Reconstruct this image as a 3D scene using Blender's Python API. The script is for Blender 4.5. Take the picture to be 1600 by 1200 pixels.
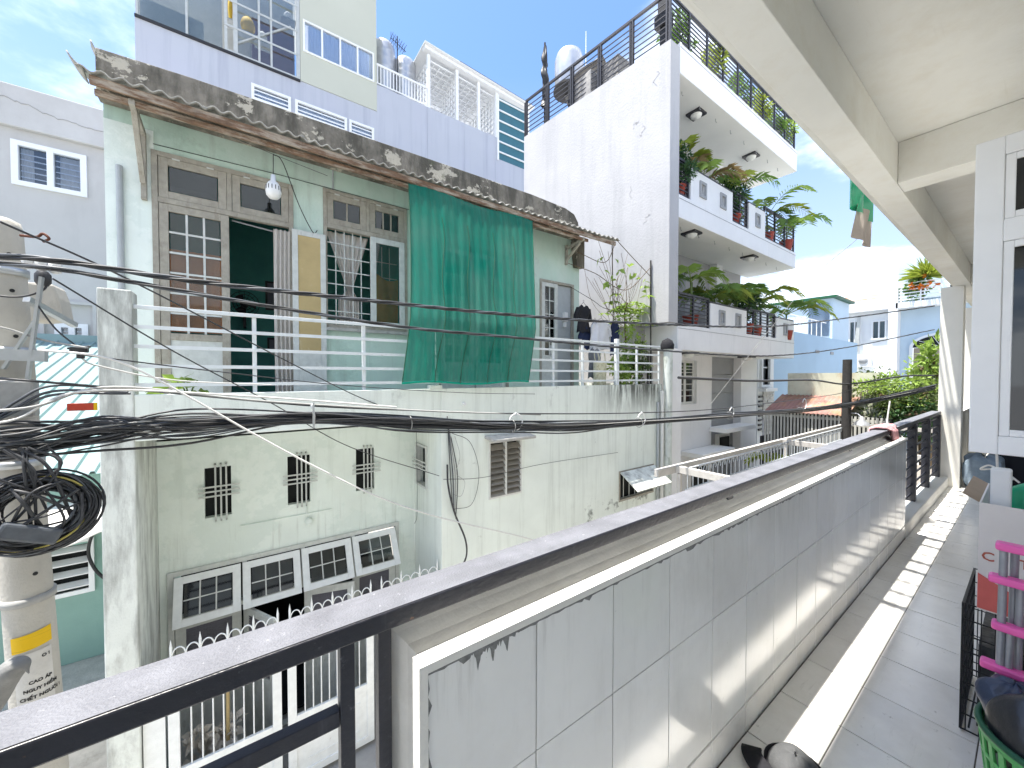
import bpy, math, random
from mathutils import Vector, Matrix
R = math.radians
rnd = random.Random(7)
for o in list(bpy.data.objects): bpy.data.objects.remove(o)
S = bpy.context.scene
C = S.collection

# ------------------------------------------------------------------ camera
cam = bpy.data.cameras.new('camera'); camo = bpy.data.objects.new('camera', cam); C.objects.link(camo)
cam.sensor_width = 36; cam.lens = 585 / 1600 * 36; cam.clip_start = .02; cam.clip_end = 2000
YAW = math.atan(822 / 585)
camo.location = (0, 0, 1.58)
camo.rotation_euler = (R(90) - math.atan(12 / 585), 0, YAW - R(90))
S.camera = camo

# ------------------------------------------------------------------ light
SUN = Vector((-.24, .121, 1)).normalized()           # towards the sun
elev = math.asin(SUN.z)
sun = bpy.data.lights.new('sun', 'SUN'); sun.energy = 2.0; sun.angle = R(.9); sun.color = (1, .955, .88)
suno = bpy.data.objects.new('sun', sun); C.objects.link(suno)
suno.rotation_euler = SUN.to_track_quat('Z', 'Y').to_euler()
W = bpy.data.worlds.new('World'); S.world = W; W.use_nodes = True
nt = W.node_tree; nt.nodes.clear()
def wn(t, **k):
    n = nt.nodes.new(t)
    for a, b in k.items(): setattr(n, a, b)
    return n
sky = wn('ShaderNodeTexSky', sky_type='NISHITA', sun_disc=False, sun_elevation=elev,
         sun_rotation=math.atan2(SUN.x, SUN.y), air_density=1.0, dust_density=.6, ozone_density=1.6)
tc = wn('ShaderNodeTexCoord')
sep = wn('ShaderNodeSeparateXYZ'); nt.links.new(tc.outputs['Generated'], sep.inputs[0])
mx = wn('ShaderNodeMath', operation='MAXIMUM'); mx.inputs[1].default_value = .06; nt.links.new(sep.outputs[2], mx.inputs[0])
ad = wn('ShaderNodeMath', operation='ADD'); ad.inputs[1].default_value = .12; nt.links.new(mx.outputs[0], ad.inputs[0])
dx = wn('ShaderNodeMath', operation='DIVIDE'); nt.links.new(sep.outputs[0], dx.inputs[0]); nt.links.new(ad.outputs[0], dx.inputs[1])
dy = wn('ShaderNodeMath', operation='DIVIDE'); nt.links.new(sep.outputs[1], dy.inputs[0]); nt.links.new(ad.outputs[0], dy.inputs[1])
cb = wn('ShaderNodeCombineXYZ'); nt.links.new(dx.outputs[0], cb.inputs[0]); nt.links.new(dy.outputs[0], cb.inputs[1])
mp = wn('ShaderNodeMapping'); mp.inputs['Location'].default_value = (4.22, 2.22, 0); nt.links.new(cb.outputs[0], mp.inputs[0])
no = wn('ShaderNodeTexNoise'); no.inputs['Scale'].default_value = 1.15; no.inputs['Detail'].default_value = 9; no.inputs['Roughness'].default_value = .56
nt.links.new(mp.outputs[0], no.inputs['Vector'])
cr = wn('ShaderNodeMapRange', interpolation_type='SMOOTHSTEP'); cr.inputs[1].default_value = .46; cr.inputs[2].default_value = .74
nt.links.new(no.outputs['Fac'], cr.inputs[0])
# low haze whitens the sky towards the horizon
hz = wn('ShaderNodeMapRange'); hz.inputs[1].default_value = .62; hz.inputs[2].default_value = .04; hz.inputs[3].default_value = .0; hz.inputs[4].default_value = .92
nt.links.new(sep.outputs[2], hz.inputs[0])
mixc = wn('ShaderNodeMix', data_type='RGBA'); mixc.inputs['B'].default_value = (4.0, 4.0, 3.9, 1)
nt.links.new(cr.outputs[0], mixc.inputs['Factor']); tint = wn('ShaderNodeMix', data_type='RGBA', blend_type='MULTIPLY'); tint.inputs['Factor'].default_value = 1; tint.inputs['B'].default_value = (.27, .315, .365, 1)
nt.links.new(sky.outputs[0], tint.inputs['A']); hmix = wn('ShaderNodeMix', data_type='RGBA'); hmix.inputs['B'].default_value = (.95, 1.1, 1.35, 1)
nt.links.new(hz.outputs[0], hmix.inputs['Factor']); nt.links.new(tint.outputs['Result'], hmix.inputs['A']); nt.links.new(hmix.outputs['Result'], mixc.inputs['A'])
bg = wn('ShaderNodeBackground'); bg.inputs['Strength'].default_value = .15
nt.links.new(mixc.outputs['Result'], bg.inputs['Color'])
wo = wn('ShaderNodeOutputWorld'); nt.links.new(bg.outputs[0], wo.inputs[0])
S.view_settings.view_transform = 'Standard'; S.view_settings.look = 'None'
S.view_settings.exposure = 2.64; S.view_settings.gamma = 1; S.view_settings.use_curve_mapping = False
S.cycles.use_denoising = True
S.cycles.max_bounces = 10; S.cycles.transparent_max_bounces = 16

# ------------------------------------------------------------------ materials
MATS = {}
def lin(h):
    f = lambda v: (v / 12.92 if v <= .04045 else ((v + .055) / 1.055) ** 2.4)
    return tuple(f(int(h[i:i + 2], 16) / 255) for i in (0, 2, 4))
def mat(name, c, rough=.7, var=.1, sc=4., bump=.08, bsc=60., metal=0., spec=.3, stains=(), rv=0., emit=None, trans=0.):
    """procedural surface; stains = (colour, (sx,sy,sz), lo, hi, amount[, zlo, zhi])"""
    if name in MATS: return MATS[name]
    if isinstance(c, str): c = lin(c)
    m = bpy.data.materials.new(name); m.use_nodes = True; t = m.node_tree; t.nodes.clear()
    L = t.links.new
    N = t.nodes.new
    out = N('ShaderNodeOutputMaterial'); b = N('ShaderNodeBsdfPrincipled'); L(b.outputs[0], out.inputs[0])
    g = N('ShaderNodeNewGeometry')
    n = N('ShaderNodeTexNoise'); n.inputs['Scale'].default_value = sc; n.inputs['Detail'].default_value = 6; n.inputs['Roughness'].default_value = .6
    L(g.outputs['Position'], n.inputs['Vector'])
    mxx = N('ShaderNodeMix'); mxx.data_type = 'RGBA'
    mxx.inputs['A'].default_value = (*[max(0, v * (1 - var)) for v in c], 1); mxx.inputs['B'].default_value = (*[min(1, v * (1 + var)) for v in c], 1)
    mr = N('ShaderNodeMapRange'); mr.inputs[1].default_value = .3; mr.inputs[2].default_value = .7; L(n.outputs['Fac'], mr.inputs[0])
    L(mr.outputs[0], mxx.inputs['Factor']); col = mxx.outputs['Result']
    if rv:
        oi = N('ShaderNodeObjectInfo'); m2 = N('ShaderNodeMapRange'); m2.inputs[3].default_value = 1 - rv; m2.inputs[4].default_value = 1 + rv
        L(oi.outputs['Random'], m2.inputs[0]); hs = N('ShaderNodeHueSaturation'); L(m2.outputs[0], hs.inputs['Value']); L(col, hs.inputs['Color']); col = hs.outputs[0]
    for st in stains:
        sc_, (sx, sy, sz), lo, hi, am = st[:5]
        if isinstance(sc_, str): sc_ = lin(sc_)
        mp_ = N('ShaderNodeMapping'); mp_.inputs['Scale'].default_value = (sx, sy, sz); mp_.inputs['Location'].default_value = (sx * 1.7, sz, sy + lo)
        L(g.outputs['Position'], mp_.inputs[0])
        n2 = N('ShaderNodeTexNoise'); n2.inputs['Scale'].default_value = 1; n2.inputs['Detail'].default_value = 8; n2.inputs['Roughness'].default_value = .68; L(mp_.outputs[0], n2.inputs['Vector'])
        r2 = N('ShaderNodeMapRange'); r2.inputs[1].default_value = lo; r2.inputs[2].default_value = hi; r2.inputs[4].default_value = am; L(n2.outputs['Fac'], r2.inputs[0])
        fac = r2.outputs[0]
        if len(st) > 5:
            sp = N('ShaderNodeSeparateXYZ'); L(g.outputs['Position'], sp.inputs[0])
            r3 = N('ShaderNodeMapRange'); r3.inputs[1].default_value = st[5]; r3.inputs[2].default_value = st[6]; L(sp.outputs[2], r3.inputs[0])
            mu = N('ShaderNodeMath'); mu.operation = 'MULTIPLY'; L(fac, mu.inputs[0]); L(r3.outputs[0], mu.inputs[1]); fac = mu.outputs[0]
            if len(st) > 7:
                r4 = N('ShaderNodeMapRange'); r4.inputs[1].default_value = st[7]; r4.inputs[2].default_value = st[8]; L(sp.outputs[0], r4.inputs[0])
                mv = N('ShaderNodeMath'); mv.operation = 'MULTIPLY'; L(fac, mv.inputs[0]); L(r4.outputs[0], mv.inputs[1]); fac = mv.outputs[0]
        m3 = N('ShaderNodeMix'); m3.data_type = 'RGBA'; m3.inputs['B'].default_value = (*sc_, 1); L(fac, m3.inputs['Factor']); L(col, m3.inputs['A']); col = m3.outputs['Result']
    L(col, b.inputs['Base Color'])
    b.inputs['Roughness'].default_value = rough; b.inputs['Metallic'].default_value = metal; b.inputs['Specular IOR Level'].default_value = spec
    if bump:
        n3 = N('ShaderNodeTexNoise'); n3.inputs['Scale'].default_value = bsc; n3.inputs['Detail'].default_value = 5; L(g.outputs['Position'], n3.inputs['Vector'])
        bp = N('ShaderNodeBump'); bp.inputs['Strength'].default_value = bump; bp.inputs['Distance'].default_value = .02; L(n3.outputs['Fac'], bp.inputs['Height']); L(bp.outputs[0], b.inputs['Normal'])
    if trans:   # thin leaf or cloth: part of the light passes through
        tr = N('ShaderNodeBsdfTranslucent'); L(col, tr.inputs['Color']); ms = N('ShaderNodeMixShader'); ms.inputs[0].default_value = trans
        L(b.outputs[0], ms.inputs[1]); L(tr.outputs[0], ms.inputs[2]); L(ms.outputs[0], out.inputs[0])
    MATS[name] = m
    return m
def glass(name, tint=(.55, .62, .6), refl=.18):
    m = bpy.data.materials.new(name); m.use_nodes = True; t = m.node_tree; t.nodes.clear(); L = t.links.new; N = t.nodes.new
    out = N('ShaderNodeOutputMaterial'); tr = N('ShaderNodeBsdfTransparent'); tr.inputs[0].default_value = (*tint, 1)
    gl = N('ShaderNodeBsdfGlossy'); gl.inputs['Roughness'].default_value = .04; gl.inputs['Color'].default_value = (.9, .95, 1, 1)
    lw = N('ShaderNodeFresnel'); lw.inputs[0].default_value = 1.5; a = N('ShaderNodeMath'); a.operation = 'ADD'; a.use_clamp = True; a.inputs[1].default_value = refl; L(lw.outputs[0], a.inputs[0])
    ms = N('ShaderNodeMixShader'); L(a.outputs[0], ms.inputs[0]); L(tr.outputs[0], ms.inputs[1]); L(gl.outputs[0], ms.inputs[2]); L(ms.outputs[0], out.inputs[0])
    MATS[name] = m; return m

# ------------------------------------------------------------------ mesh helpers
class MB:
    def __init__(s): s.v = []; s.f = []; s.sm = []
    def add(s, vs, fs, smooth=False):
        n = len(s.v); s.v += [tuple(p) for p in vs]; s.f += [tuple(i + n for i in f) for f in fs]; s.sm += [smooth] * len(fs); return s
    def quad(s, a, b, c, d): return s.add([a, b, c, d], [(0, 1, 2, 3)])
    def box(s, x0, y0, z0, x1, y1, z1):
        if x0 > x1: x0, x1 = x1, x0
        if y0 > y1: y0, y1 = y1, y0
        if z0 > z1: z0, z1 = z1, z0
        return s.add([(x0, y0, z0), (x1, y0, z0), (x1, y1, z0), (x0, y1, z0), (x0, y0, z1), (x1, y0, z1), (x1, y1, z1), (x0, y1, z1)],
                     [(0, 3, 2, 1), (4, 5, 6, 7), (0, 1, 5, 4), (1, 2, 6, 5), (2, 3, 7, 6), (3, 0, 4, 7)])
    def bar(s, p, q, w, h, up=(0, 0, 1)):
        p = Vector(p); q = Vector(q); d = (q - p).normalized(); u = Vector(up)
        if abs(d.dot(u)) > .98: u = Vector((0, 1, 0))
        r = d.cross(u).normalized() * w / 2; u = r.cross(d).normalized() * h / 2
        return s.add([p - r - u, p + r - u, p + r + u, p - r + u, q - r - u, q + r - u, q + r + u, q - r + u],
                     [(0, 1, 2, 3), (7, 6, 5, 4), (0, 4, 5, 1), (1, 5, 6, 2), (2, 6, 7, 3), (3, 7, 4, 0)])
    def tube(s, pts, r, n=6, cap=True, rr=None):
        pts = [Vector(p) for p in pts]; k = len(pts); vs = []; fs = []; prev = None
        for i, p in enumerate(pts):
            d = (pts[min(i + 1, k - 1)] - pts[max(i - 1, 0)])
            d = d.normalized() if d.length > 1e-9 else Vector((0, 0, 1))
            u = prev if prev is not None else (Vector((0, 0, 1)) if abs(d.z) < .9 else Vector((1, 0, 0)))
            u = (u - d * u.dot(d)); u = u.normalized() if u.length > 1e-6 else d.orthogonal().normalized(); prev = u
            w = d.cross(u); ra = rr[i] if rr else r
            for j in range(n):
                a = 2 * math.pi * j / n; vs.append(p + (u * math.cos(a) + w * math.sin(a)) * ra)
        for i in range(k - 1):
            for j in range(n):
                a = i * n + j; b = i * n + (j + 1) % n; fs.append((a, b, b + n, a + n))
        s.add(vs, fs, True)
        if cap: s.add(vs[:n], [tuple(range(n))[::-1]]); s.add(vs[-n:], [tuple(range(n))])
        return s
    def lathe(s, prof, c=(0, 0, 0), n=20, smooth=True):
        vs = []; fs = []
        for r, z in prof:
            for j in range(n):
                a = 2 * math.pi * j / n; vs.append((c[0] + r * math.cos(a), c[1] + r * math.sin(a), c[2] + z))
        for i in range(len(prof) - 1):
            for j in range(n): fs.append((i * n + j, i * n + (j + 1) % n, (i + 1) * n + (j + 1) % n, (i + 1) * n + j))
        s.add(vs, fs, smooth)
        s.add(vs[:n], [tuple(range(n))[::-1]]); s.add(vs[-n:], [tuple(range(n))]); return s
    def prism(s, poly, axis, a, b):
        """poly: 2-D outline in the two other axes (in x,y,z order), extruded from a to b along axis"""
        def P(p, t):
            q = list(p); q.insert(axis, t); return tuple(q)
        n = len(poly); vs = [P(p, a) for p in poly] + [P(p, b) for p in poly]
        s.add(vs, [tuple(range(n))[::-1], tuple(range(n, 2 * n))] + [(i, (i + 1) % n, (i + 1) % n + n, i + n) for i in range(n)]); return s
    def grid(s, nu, nv, fn, smooth=True):
        vs = [fn(i / nu, j / nv) for j in range(nv + 1) for i in range(nu + 1)]
        fs = [(j * (nu + 1) + i, j * (nu + 1) + i + 1, (j + 1) * (nu + 1) + i + 1, (j + 1) * (nu + 1) + i) for j in range(nv) for i in range(nu)]
        return s.add(vs, fs, smooth)
    def xf(s, m):
        s.v = [tuple(m @ Vector(p)) for p in s.v]; return s
    def build(s, name, m, parent=None, bev=0, solid=0, sub=0):
        me = bpy.data.meshes.new(name); me.from_pydata(s.v, [], s.f); me.polygons.foreach_set('use_smooth', s.sm); me.validate(); me.update()
        o = bpy.data.objects.new(name, me); C.objects.link(o)
        if m is not None: me.materials.append(MATS[m] if isinstance(m, str) else m)
        if parent is not None: o.parent = parent; o.matrix_parent_inverse = Matrix.Translation(-parent_loc(parent))
        if solid: k = o.modifiers.new('thick', 'SOLIDIFY'); k.thickness = solid; k.offset = 0
        if bev: k = o.modifiers.new('bevel', 'BEVEL'); k.width = bev; k.segments = 2; k.limit_method = 'ANGLE'
        if sub: k = o.modifiers.new('sub', 'SUBSURF'); k.levels = k.render_levels = sub
        return o
def parent_loc(p): return Vector(p.location)
def tag(o, label, cat, group=None):
    o['label'] = label; o['category'] = cat
    if group: o['group'] = group
    return o
def thing(name, label, cat, loc=(0, 0, 0), group=None):
    o = bpy.data.objects.new(name, None); o.empty_display_size = .2; C.objects.link(o); o.location = loc
    return tag(o, label, cat, group)
def structure(o): o['kind'] = 'structure'; return o
def share(src, name, loc, parent=None, rot=None):
    o = bpy.data.objects.new(name, src.data); C.objects.link(o); o.location = loc
    if rot: o.rotation_euler = rot
    if parent is not None: o.parent = parent; o.matrix_parent_inverse = Matrix.Translation(-Vector(parent.location))
    return o
def wall(axis, d0, d1, a0, a1, z0, z1, holes=()):
    """wall slab with real openings. axis 'y': faces at y=d0,d1 spanning x a0..a1; axis 'x': faces at x=d0,d1 spanning y. holes: (a0,a1,z0,z1)"""
    m = MB()
    As = sorted(set([a0, a1] + [min(max(h[i], a0), a1) for h in holes for i in (0, 1)])); Zs = sorted(set([z0, z1] + [min(max(h[i], z0), z1) for h in holes for i in (2, 3)]))
    def P(a, d, z): return (a, d, z) if axis == 'y' else (d, a, z)
    def solid(i, j):
        if i < 0 or j < 0 or i >= len(As) - 1 or j >= len(Zs) - 1: return False
        ca = (As[i] + As[i + 1]) / 2; cz = (Zs[j] + Zs[j + 1]) / 2
        return not any(h[0] < ca < h[1] and h[2] < cz < h[3] for h in holes)
    for i in range(len(As) - 1):
        for j in range(len(Zs) - 1):
            if not solid(i, j): continue
            a, b, u, v = As[i], As[i + 1], Zs[j], Zs[j + 1]
            m.quad(P(a, d0, u), P(b, d0, u), P(b, d0, v), P(a, d0, v)); m.quad(P(a, d1, v), P(b, d1, v), P(b, d1, u), P(a, d1, u))
            if not solid(i - 1, j): m.quad(P(a, d0, u), P(a, d0, v), P(a, d1, v), P(a, d1, u))
            if not solid(i + 1, j): m.quad(P(b, d0, v), P(b, d0, u), P(b, d1, u), P(b, d1, v))
            if not solid(i, j - 1): m.quad(P(a, d0, u), P(a, d1, u), P(b, d1, u), P(b, d0, u))
            if not solid(i, j + 1): m.quad(P(a, d0, v), P(b, d0, v), P(b, d1, v), P(a, d1, v))
    return m
def frame(m, axis, d0, d1, a0, a1, z0, z1, w, wb=None):
    """four-sided frame as one ring"""
    wb = w if wb is None else wb
    B = (lambda a, b, u, v: m.box(a, d0, u, b, d1, v)) if axis == 'y' else (lambda a, b, u, v: m.box(d0, a, u, d1, b, v))
    B(a0, a0 + w, z0, z1); B(a1 - w, a1, z0, z1); B(a0 + w, a1 - w, z1 - w, z1); B(a0 + w, a1 - w, z0, z0 + wb); return m
def smoothpath(pts, n=8):
    """Catmull-Rom through the points"""
    P = [Vector(p) for p in pts]; P = [P[0] * 2 - P[1]] + P + [P[-1] * 2 - P[-2]]; out = []
    for i in range(1, len(P) - 2):
        a, b, c, d = P[i - 1:i + 3]
        for k in range(n):
            t = k / n; out.append(.5 * ((2 * b) + (c - a) * t + (2 * a - 5 * b + 4 * c - d) * t * t + (3 * b - a - 3 * c + d) * t ** 3))
    out.append(P[-2]); return out
def text_mesh(body, size, m, fn, name, parent, bold=.0):
    """lettering as flat mesh; fn maps text-plane (x, y) to a point"""
    cu = bpy.data.curves.new(name, 'FONT'); cu.body = body; cu.size = size; cu.align_x = 'CENTER'; cu.offset = bold; cu.resolution_u = 2
    to = bpy.data.objects.new(name, cu); C.objects.link(to); me = to.to_mesh(); b = MB(); b.add([fn(v.co.x, v.co.y) for v in me.vertices], [tuple(p.vertices) for p in me.polygons])
    to.to_mesh_clear(); bpy.data.objects.remove(to); bpy.data.curves.remove(cu)
    return b.build(name, m, parent)
def leaf(m, p, d, up, L, w, droop=.25):
    d = Vector(d).normalized(); r = d.cross(Vector(up)); r = r.normalized() if r.length > 1e-4 else Vector((1, 0, 0)); n = r.cross(d)
    p = Vector(p); a = p + d * L * .45 + r * w / 2 + n * L * .05; b = p + d * L * .45 - r * w / 2 + n * L * .05; t = p + d * L - Vector((0, 0, L * droop))
    m.add([p, a, t, b], [(0, 1, 2), (0, 2, 3)])
def rdir(q=rnd):
    z = q.uniform(-1, 1); a = q.uniform(0, 6.283); s = math.sqrt(1 - z * z); return Vector((s * math.cos(a), s * math.sin(a), z))
def foliage(m, c, rad, n, L, w, seed=0, clumps=12, up=.3):
    """leaves gathered in clumps inside an uneven ellipsoid"""
    q = random.Random(seed); c = Vector(c); cl = []
    for _ in range(clumps):
        d = rdir(q) * (q.random() ** .4); cl.append((c + Vector((d.x * rad[0], d.y * rad[1], d.z * rad[2])), q.uniform(.22, .5)))
    for i in range(n):
        cc, s = q.choice(cl); d = rdir(q); r = q.random() ** .5 * s
        p = cc + Vector((d.x * rad[0] * r, d.y * rad[1] * r, d.z * rad[2] * r)); dd = (d + Vector((0, 0, up)) + rdir(q) * .6)
        leaf(m, p, dd, rdir(q), L * q.uniform(.6, 1.3), w * q.uniform(.7, 1.2), q.uniform(0, .4))
    return m
def frond(base, az, L, rise, seed, leafl=.4, n=22, w=.03):
    """one feather palm leaf: curved midrib with leaflets"""
    q = random.Random(seed); m = MB(); pts = []
    h = Vector((math.cos(az), math.sin(az), 0)); b = Vector(base)
    for i in range(12):
        t = i / 11; pts.append(b + h * (L * (t * .9)) * (1 - .15 * t) + Vector((0, 0, L * (rise * t - (rise * .55 + .42) * t * t))))
    m.tube(pts, .01, 4, rr=[.012 * (1 - .8 * i / 11) + .002 for i in range(12)])
    for k in range(n):
        t = .18 + .8 * k / n; i = min(int(t * 11), 10); f = t * 11 - i; p = pts[i].lerp(pts[i + 1], f); d = (pts[i + 1] - pts[i]).normalized(); r = d.cross(Vector((0, 0, 1))).normalized()
        for sgn in (-1, 1):
            ll = leafl * (1 - .75 * abs(t - .45)) * q.uniform(.85, 1.1)
            leaf(m, p, d * .65 + r * sgn + Vector((0, 0, q.uniform(-.1, .35))), (0, 0, 1), ll, w, .28)
    return m

# ================================================================== materials in use
mat('ground_mat', (.36, .35, .33), .9, .2, 2, .3, 30)
mat('own_white', (.80, .785, .73), .75, .05, 1.5, .06, 90, stains=[((.45, .43, .38), (1.5, 1.5, .5), .55, .8, .25)])
mat('own_ceiling', (.78, .775, .73), .85, .05, 1.2, .35, 7, stains=[((.60, .56, .47), (1.1, 1.1, 1.1), .50, .72, .45), ((.70, .66, .57), (5, 5, 5), .5, .7, .4), ((.5, .46, .38), (.7, 9, 9), .62, .74, .3), ((.4, .38, .33), (26, 26, 26), .70, .76, .35)])
mat('floor_tile', (.90, .88, .84), .16, .05, 5, .015, 15, spec=.5, rv=.03, stains=[((.64, .60, .53), (2.5, 2.5, 2.5), .48, .78, .4), ((.30, .27, .23), (25, 25, 25), .64, .72, .6), ((.42, .40, .36), (4, 40, 4), .6, .75, .3)])
mat('grout', (.16, .14, .12), .9, .2, 20, .1)
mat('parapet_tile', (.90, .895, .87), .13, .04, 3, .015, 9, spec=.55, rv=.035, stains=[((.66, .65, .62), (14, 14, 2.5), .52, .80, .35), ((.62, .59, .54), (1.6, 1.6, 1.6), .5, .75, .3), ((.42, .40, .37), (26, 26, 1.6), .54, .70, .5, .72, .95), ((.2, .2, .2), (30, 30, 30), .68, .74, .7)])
mat('mortar', (.25, .25, .245), .95, .25, 40, .4, 120)
mat('parapet_body', (.74, .73, .70), .85, .06, 6, .12, 80, stains=[((.50, .47, .42), (6, 6, 6), .5, .78, .4), ((.55, .30, .10), (5, 5, 5), .68, .76, .6)])
mat('parapet_strip', (.80, .785, .74), .85, .06, 10, .15, 80, stains=[((.55, .34, .12), (4.5, 4.5, 4.5), .66, .76, .7)])
mat('rail_paint', (.022, .023, .032), .38, .15, 9, .12, 60, spec=.45, stains=[((.09, .09, .11), (30, 30, 2.5), .58, .74, .4), ((.22, .10, .05), (16, 16, 16), .69, .74, .7), ((.25, .25, .28), (40, 40, 40), .62, .72, .35)])
mat('rail_dust', (.160, .163, .182), .5, .22, 9, .25, 200, spec=.45, stains=[((.10, .10, .11), (2.2, 14, 14), .5, .7, .55), ((.30, .14, .06), (12, 12, 12), .68, .73, .7), ((.55, .55, .56), (55, 55, 55), .62, .72, .55), ((.8, .8, .78), (3.5, 9, 9), .70, .735, .8), ((.11, .11, .13), (9, 9, 9), .58, .78, .35)])
mat('shutter_paint', (.90, .90, .90), .38, .03, 4, .04, 90, spec=.4, stains=[((.5, .5, .5), (20, 20, 20), .68, .75, .4)])
mat('black_void', (.008, .009, .016), .45, .1, 3, 0)
mat('pink_plastic', (.85, .13, .42), .35, .05, 8, 0, spec=.45)
mat('grey_tube', (.33, .34, .36), .35, .1, 20, 0, metal=.3)
mat('black_wire', (.015, .015, .017), .4, .1, 20, 0)
mat('green_plastic', (.10, .42, .12), .38, .06, 10, 0, spec=.45)
mat('dark_green_plastic', (.02, .10, .05), .4, .06, 10, 0)
mat('black_bag', (.02, .021, .025), .32, .2, 12, .3, 25, spec=.6)
mat('navy_bag', (.03, .045, .085), .4, .2, 12, .3, 25, spec=.5)
mat('denim_grey', (.22, .28, .34), .9, .15, 14, .5, 60)
mat('carton', (.72, .68, .64), .8, .04, 8, .05, 60)
mat('carton_red', (.62, .14, .12), .7, .08, 8, 0)
mat('carton_brown', (.36, .27, .19), .85, .08, 8, .1)
mat('print_red', (.45, .12, .08), .8, .05, 8, 0)
mat('bottle_green', (.02, .40, .20), .25, .06, 10, 0, spec=.5)
mat('white_plastic', (.78, .78, .77), .4, .03, 8, 0)
mat('sneaker_grey', (.085, .088, .092), .8, .08, 30, .2, 120)
mat('pink_cloth', (.62, .34, .36), .95, .15, 18, .5, 50, trans=.1)
mat('white_string', (.75, .73, .70), .8, .05, 20, 0)

# ================================================================== ground
FZ = -.095          # balcony floor
GZ = -3.3           # alley
g = MB().quad((-300, -300, GZ), (300, -300, GZ), (300, 300, GZ), (-300, 300, GZ)).build('ground', 'ground_mat'); structure(g)

# ================================================================== own building: ceiling, beams, columns, wall
own = thing('apartment_building', 'cream building over the viewer, with ceiling beams, columns and an open white shutter', 'building', (4, -.3, GZ))
MB().box(-4, -.9, 3.22, 26, .935, 3.40).build('ceiling', 'own_ceiling', own)
MB().box(-4, -.9, 3.40, 26, .90, 6.4).build('upper_storey', 'own_white', own)
MB().box(-4, .597, 2.93, 26, .747, 3.219).build('beam', 'own_ceiling', own, bev=.004)
for x in (-1.3, 3.75, 8.67, 13.5, 18.4):
    MB().box(x, -.9, 2.935, x + .22, .596, 3.218).build('beam', 'own_ceiling', own, bev=.004)
for x in (8.67, 11.6, 14.6, 17.6):
    MB().box(x, .655, GZ, x + .25, .885, 2.929).build('column', 'own_white', own, bev=.006)
wh = [(2.86, 4.1, 1.2, 2.72), (6.2, 7.1, FZ + .01, 2.2), (9.6, 10.6, 1.1, 2.5)]
wall('y', -.42, -.30, -4, 26, GZ, 3.21, wh).build('wall', 'own_white', own)
MB().box(-4, -3.2, GZ, 26, -3.1, 3.2).box(-4, -3.1, FZ - .1, 26, -.43, FZ - .02).build('inner_room', 'own_white', own)
MB().box(-4, -3, GZ, 26, .9, FZ - .1).build('storey_below', 'own_white', own)
# parapet of the further bay
b = MB(); b.box(8.93, .79, FZ - .15, 26, .93, .93); b.box(8.93, .74, .93, 26, .97, .985); b.build('far_parapet', 'own_white', own, bev=.006)
MB().box(25.9, -.3, FZ, 26, .9, 3.2).build('end_wall', 'own_white', own)
# shutter: two-pane casement swung out square to the wall
sh = MB(); X0, X1 = 2.80, 2.838
frame(sh, 'x', X0, X1, -.29, .187, 1.222, 2.665, .085); sh.box(X0, -.205, 2.19, X1, .102, 2.29)
shut = sh.build('window_shutter', 'shutter_paint', own, bev=.004); shut['label'] = 'white wooden shutter with two dark panes swung open over the walkway'
for z0, z1 in ((1.307, 2.19), (2.29, 2.58)):
    m = MB(); frame(m, 'x', X0 + .006, X1 - .006, -.204, .101, z0 + .001, z1 - .001, .030); m.build('glazing_bead', 'shutter_paint', shut, bev=.003)
glass('shutter_glass', (.05, .06, .10), .02)
for z0, z1 in ((1.338, 2.159), (2.321, 2.549)):
    MB().box(X0 + .016, -.174, z0, X0 + .02, .071, z1).build('pane', 'shutter_glass', shut)
MB().box(X0 + .022, -.2, 1.31, X0 + .026, .098, 2.189).box(X0 + .022, -.2, 2.291, X0 + .026, .098, 2.578).build('backing_sheet', 'black_void', shut)
# window frame the shutter hangs from, rounded white meter box further on
m = MB(); frame(m, 'y', -.43, -.27, 2.84, 4.12, 1.18, 2.74, .06); m.build('window_frame', 'shutter_paint', own)
MB().box(4.4, -.30, 1.75, 4.72, .255, 2.72).build('meter_box', 'own_white', own, bev=.03)

# added flat bars, out of view, that break up the floor's sun strip
m = MB()
for x in [2.9 + .27 * k for k in range(20)]: m.box(x, .905, 3.62, x + .05 + .03 * math.sin(x * 7), 1.125, 3.65)
for y in (1.045, 1.105): m.box(2.8, y - .012, 3.655, 8.4, y + .012, 3.68)
m.build('added_sun_bars', 'grey_tube', own)

# ------------------------------------------------------------------ balcony floor of single tiles
fl = MB().box(-4, -.30, FZ - .1, 26, .79, FZ - .004).build('balcony_floor', 'grout'); structure(fl)
tw = .3845; tm = None
rows = [(.522, .765), (.132, .518), (-.258, .128)]
protos = []
for y0, y1 in rows:
    protos.append(MB().box(0, 0, 0, tw, y1 - y0, .007).build('tile', 'floor_tile', fl, bev=.0015))
for ri, (y0, y1) in enumerate(rows):
    for k in range(-8, 46):
        x = 2.301 + k * .39
        if k == -8: o = protos[ri]; o.location = (x, y0, FZ - .0035 + rnd.uniform(0, .0008))
        else:
            o = share(protos[ri], 'tile', (x, y0, FZ - .0035 + rnd.uniform(0, .0008)), fl)
            mdf = o.modifiers.new('bevel', 'BEVEL'); mdf.width = .0015; mdf.segments = 1

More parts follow.
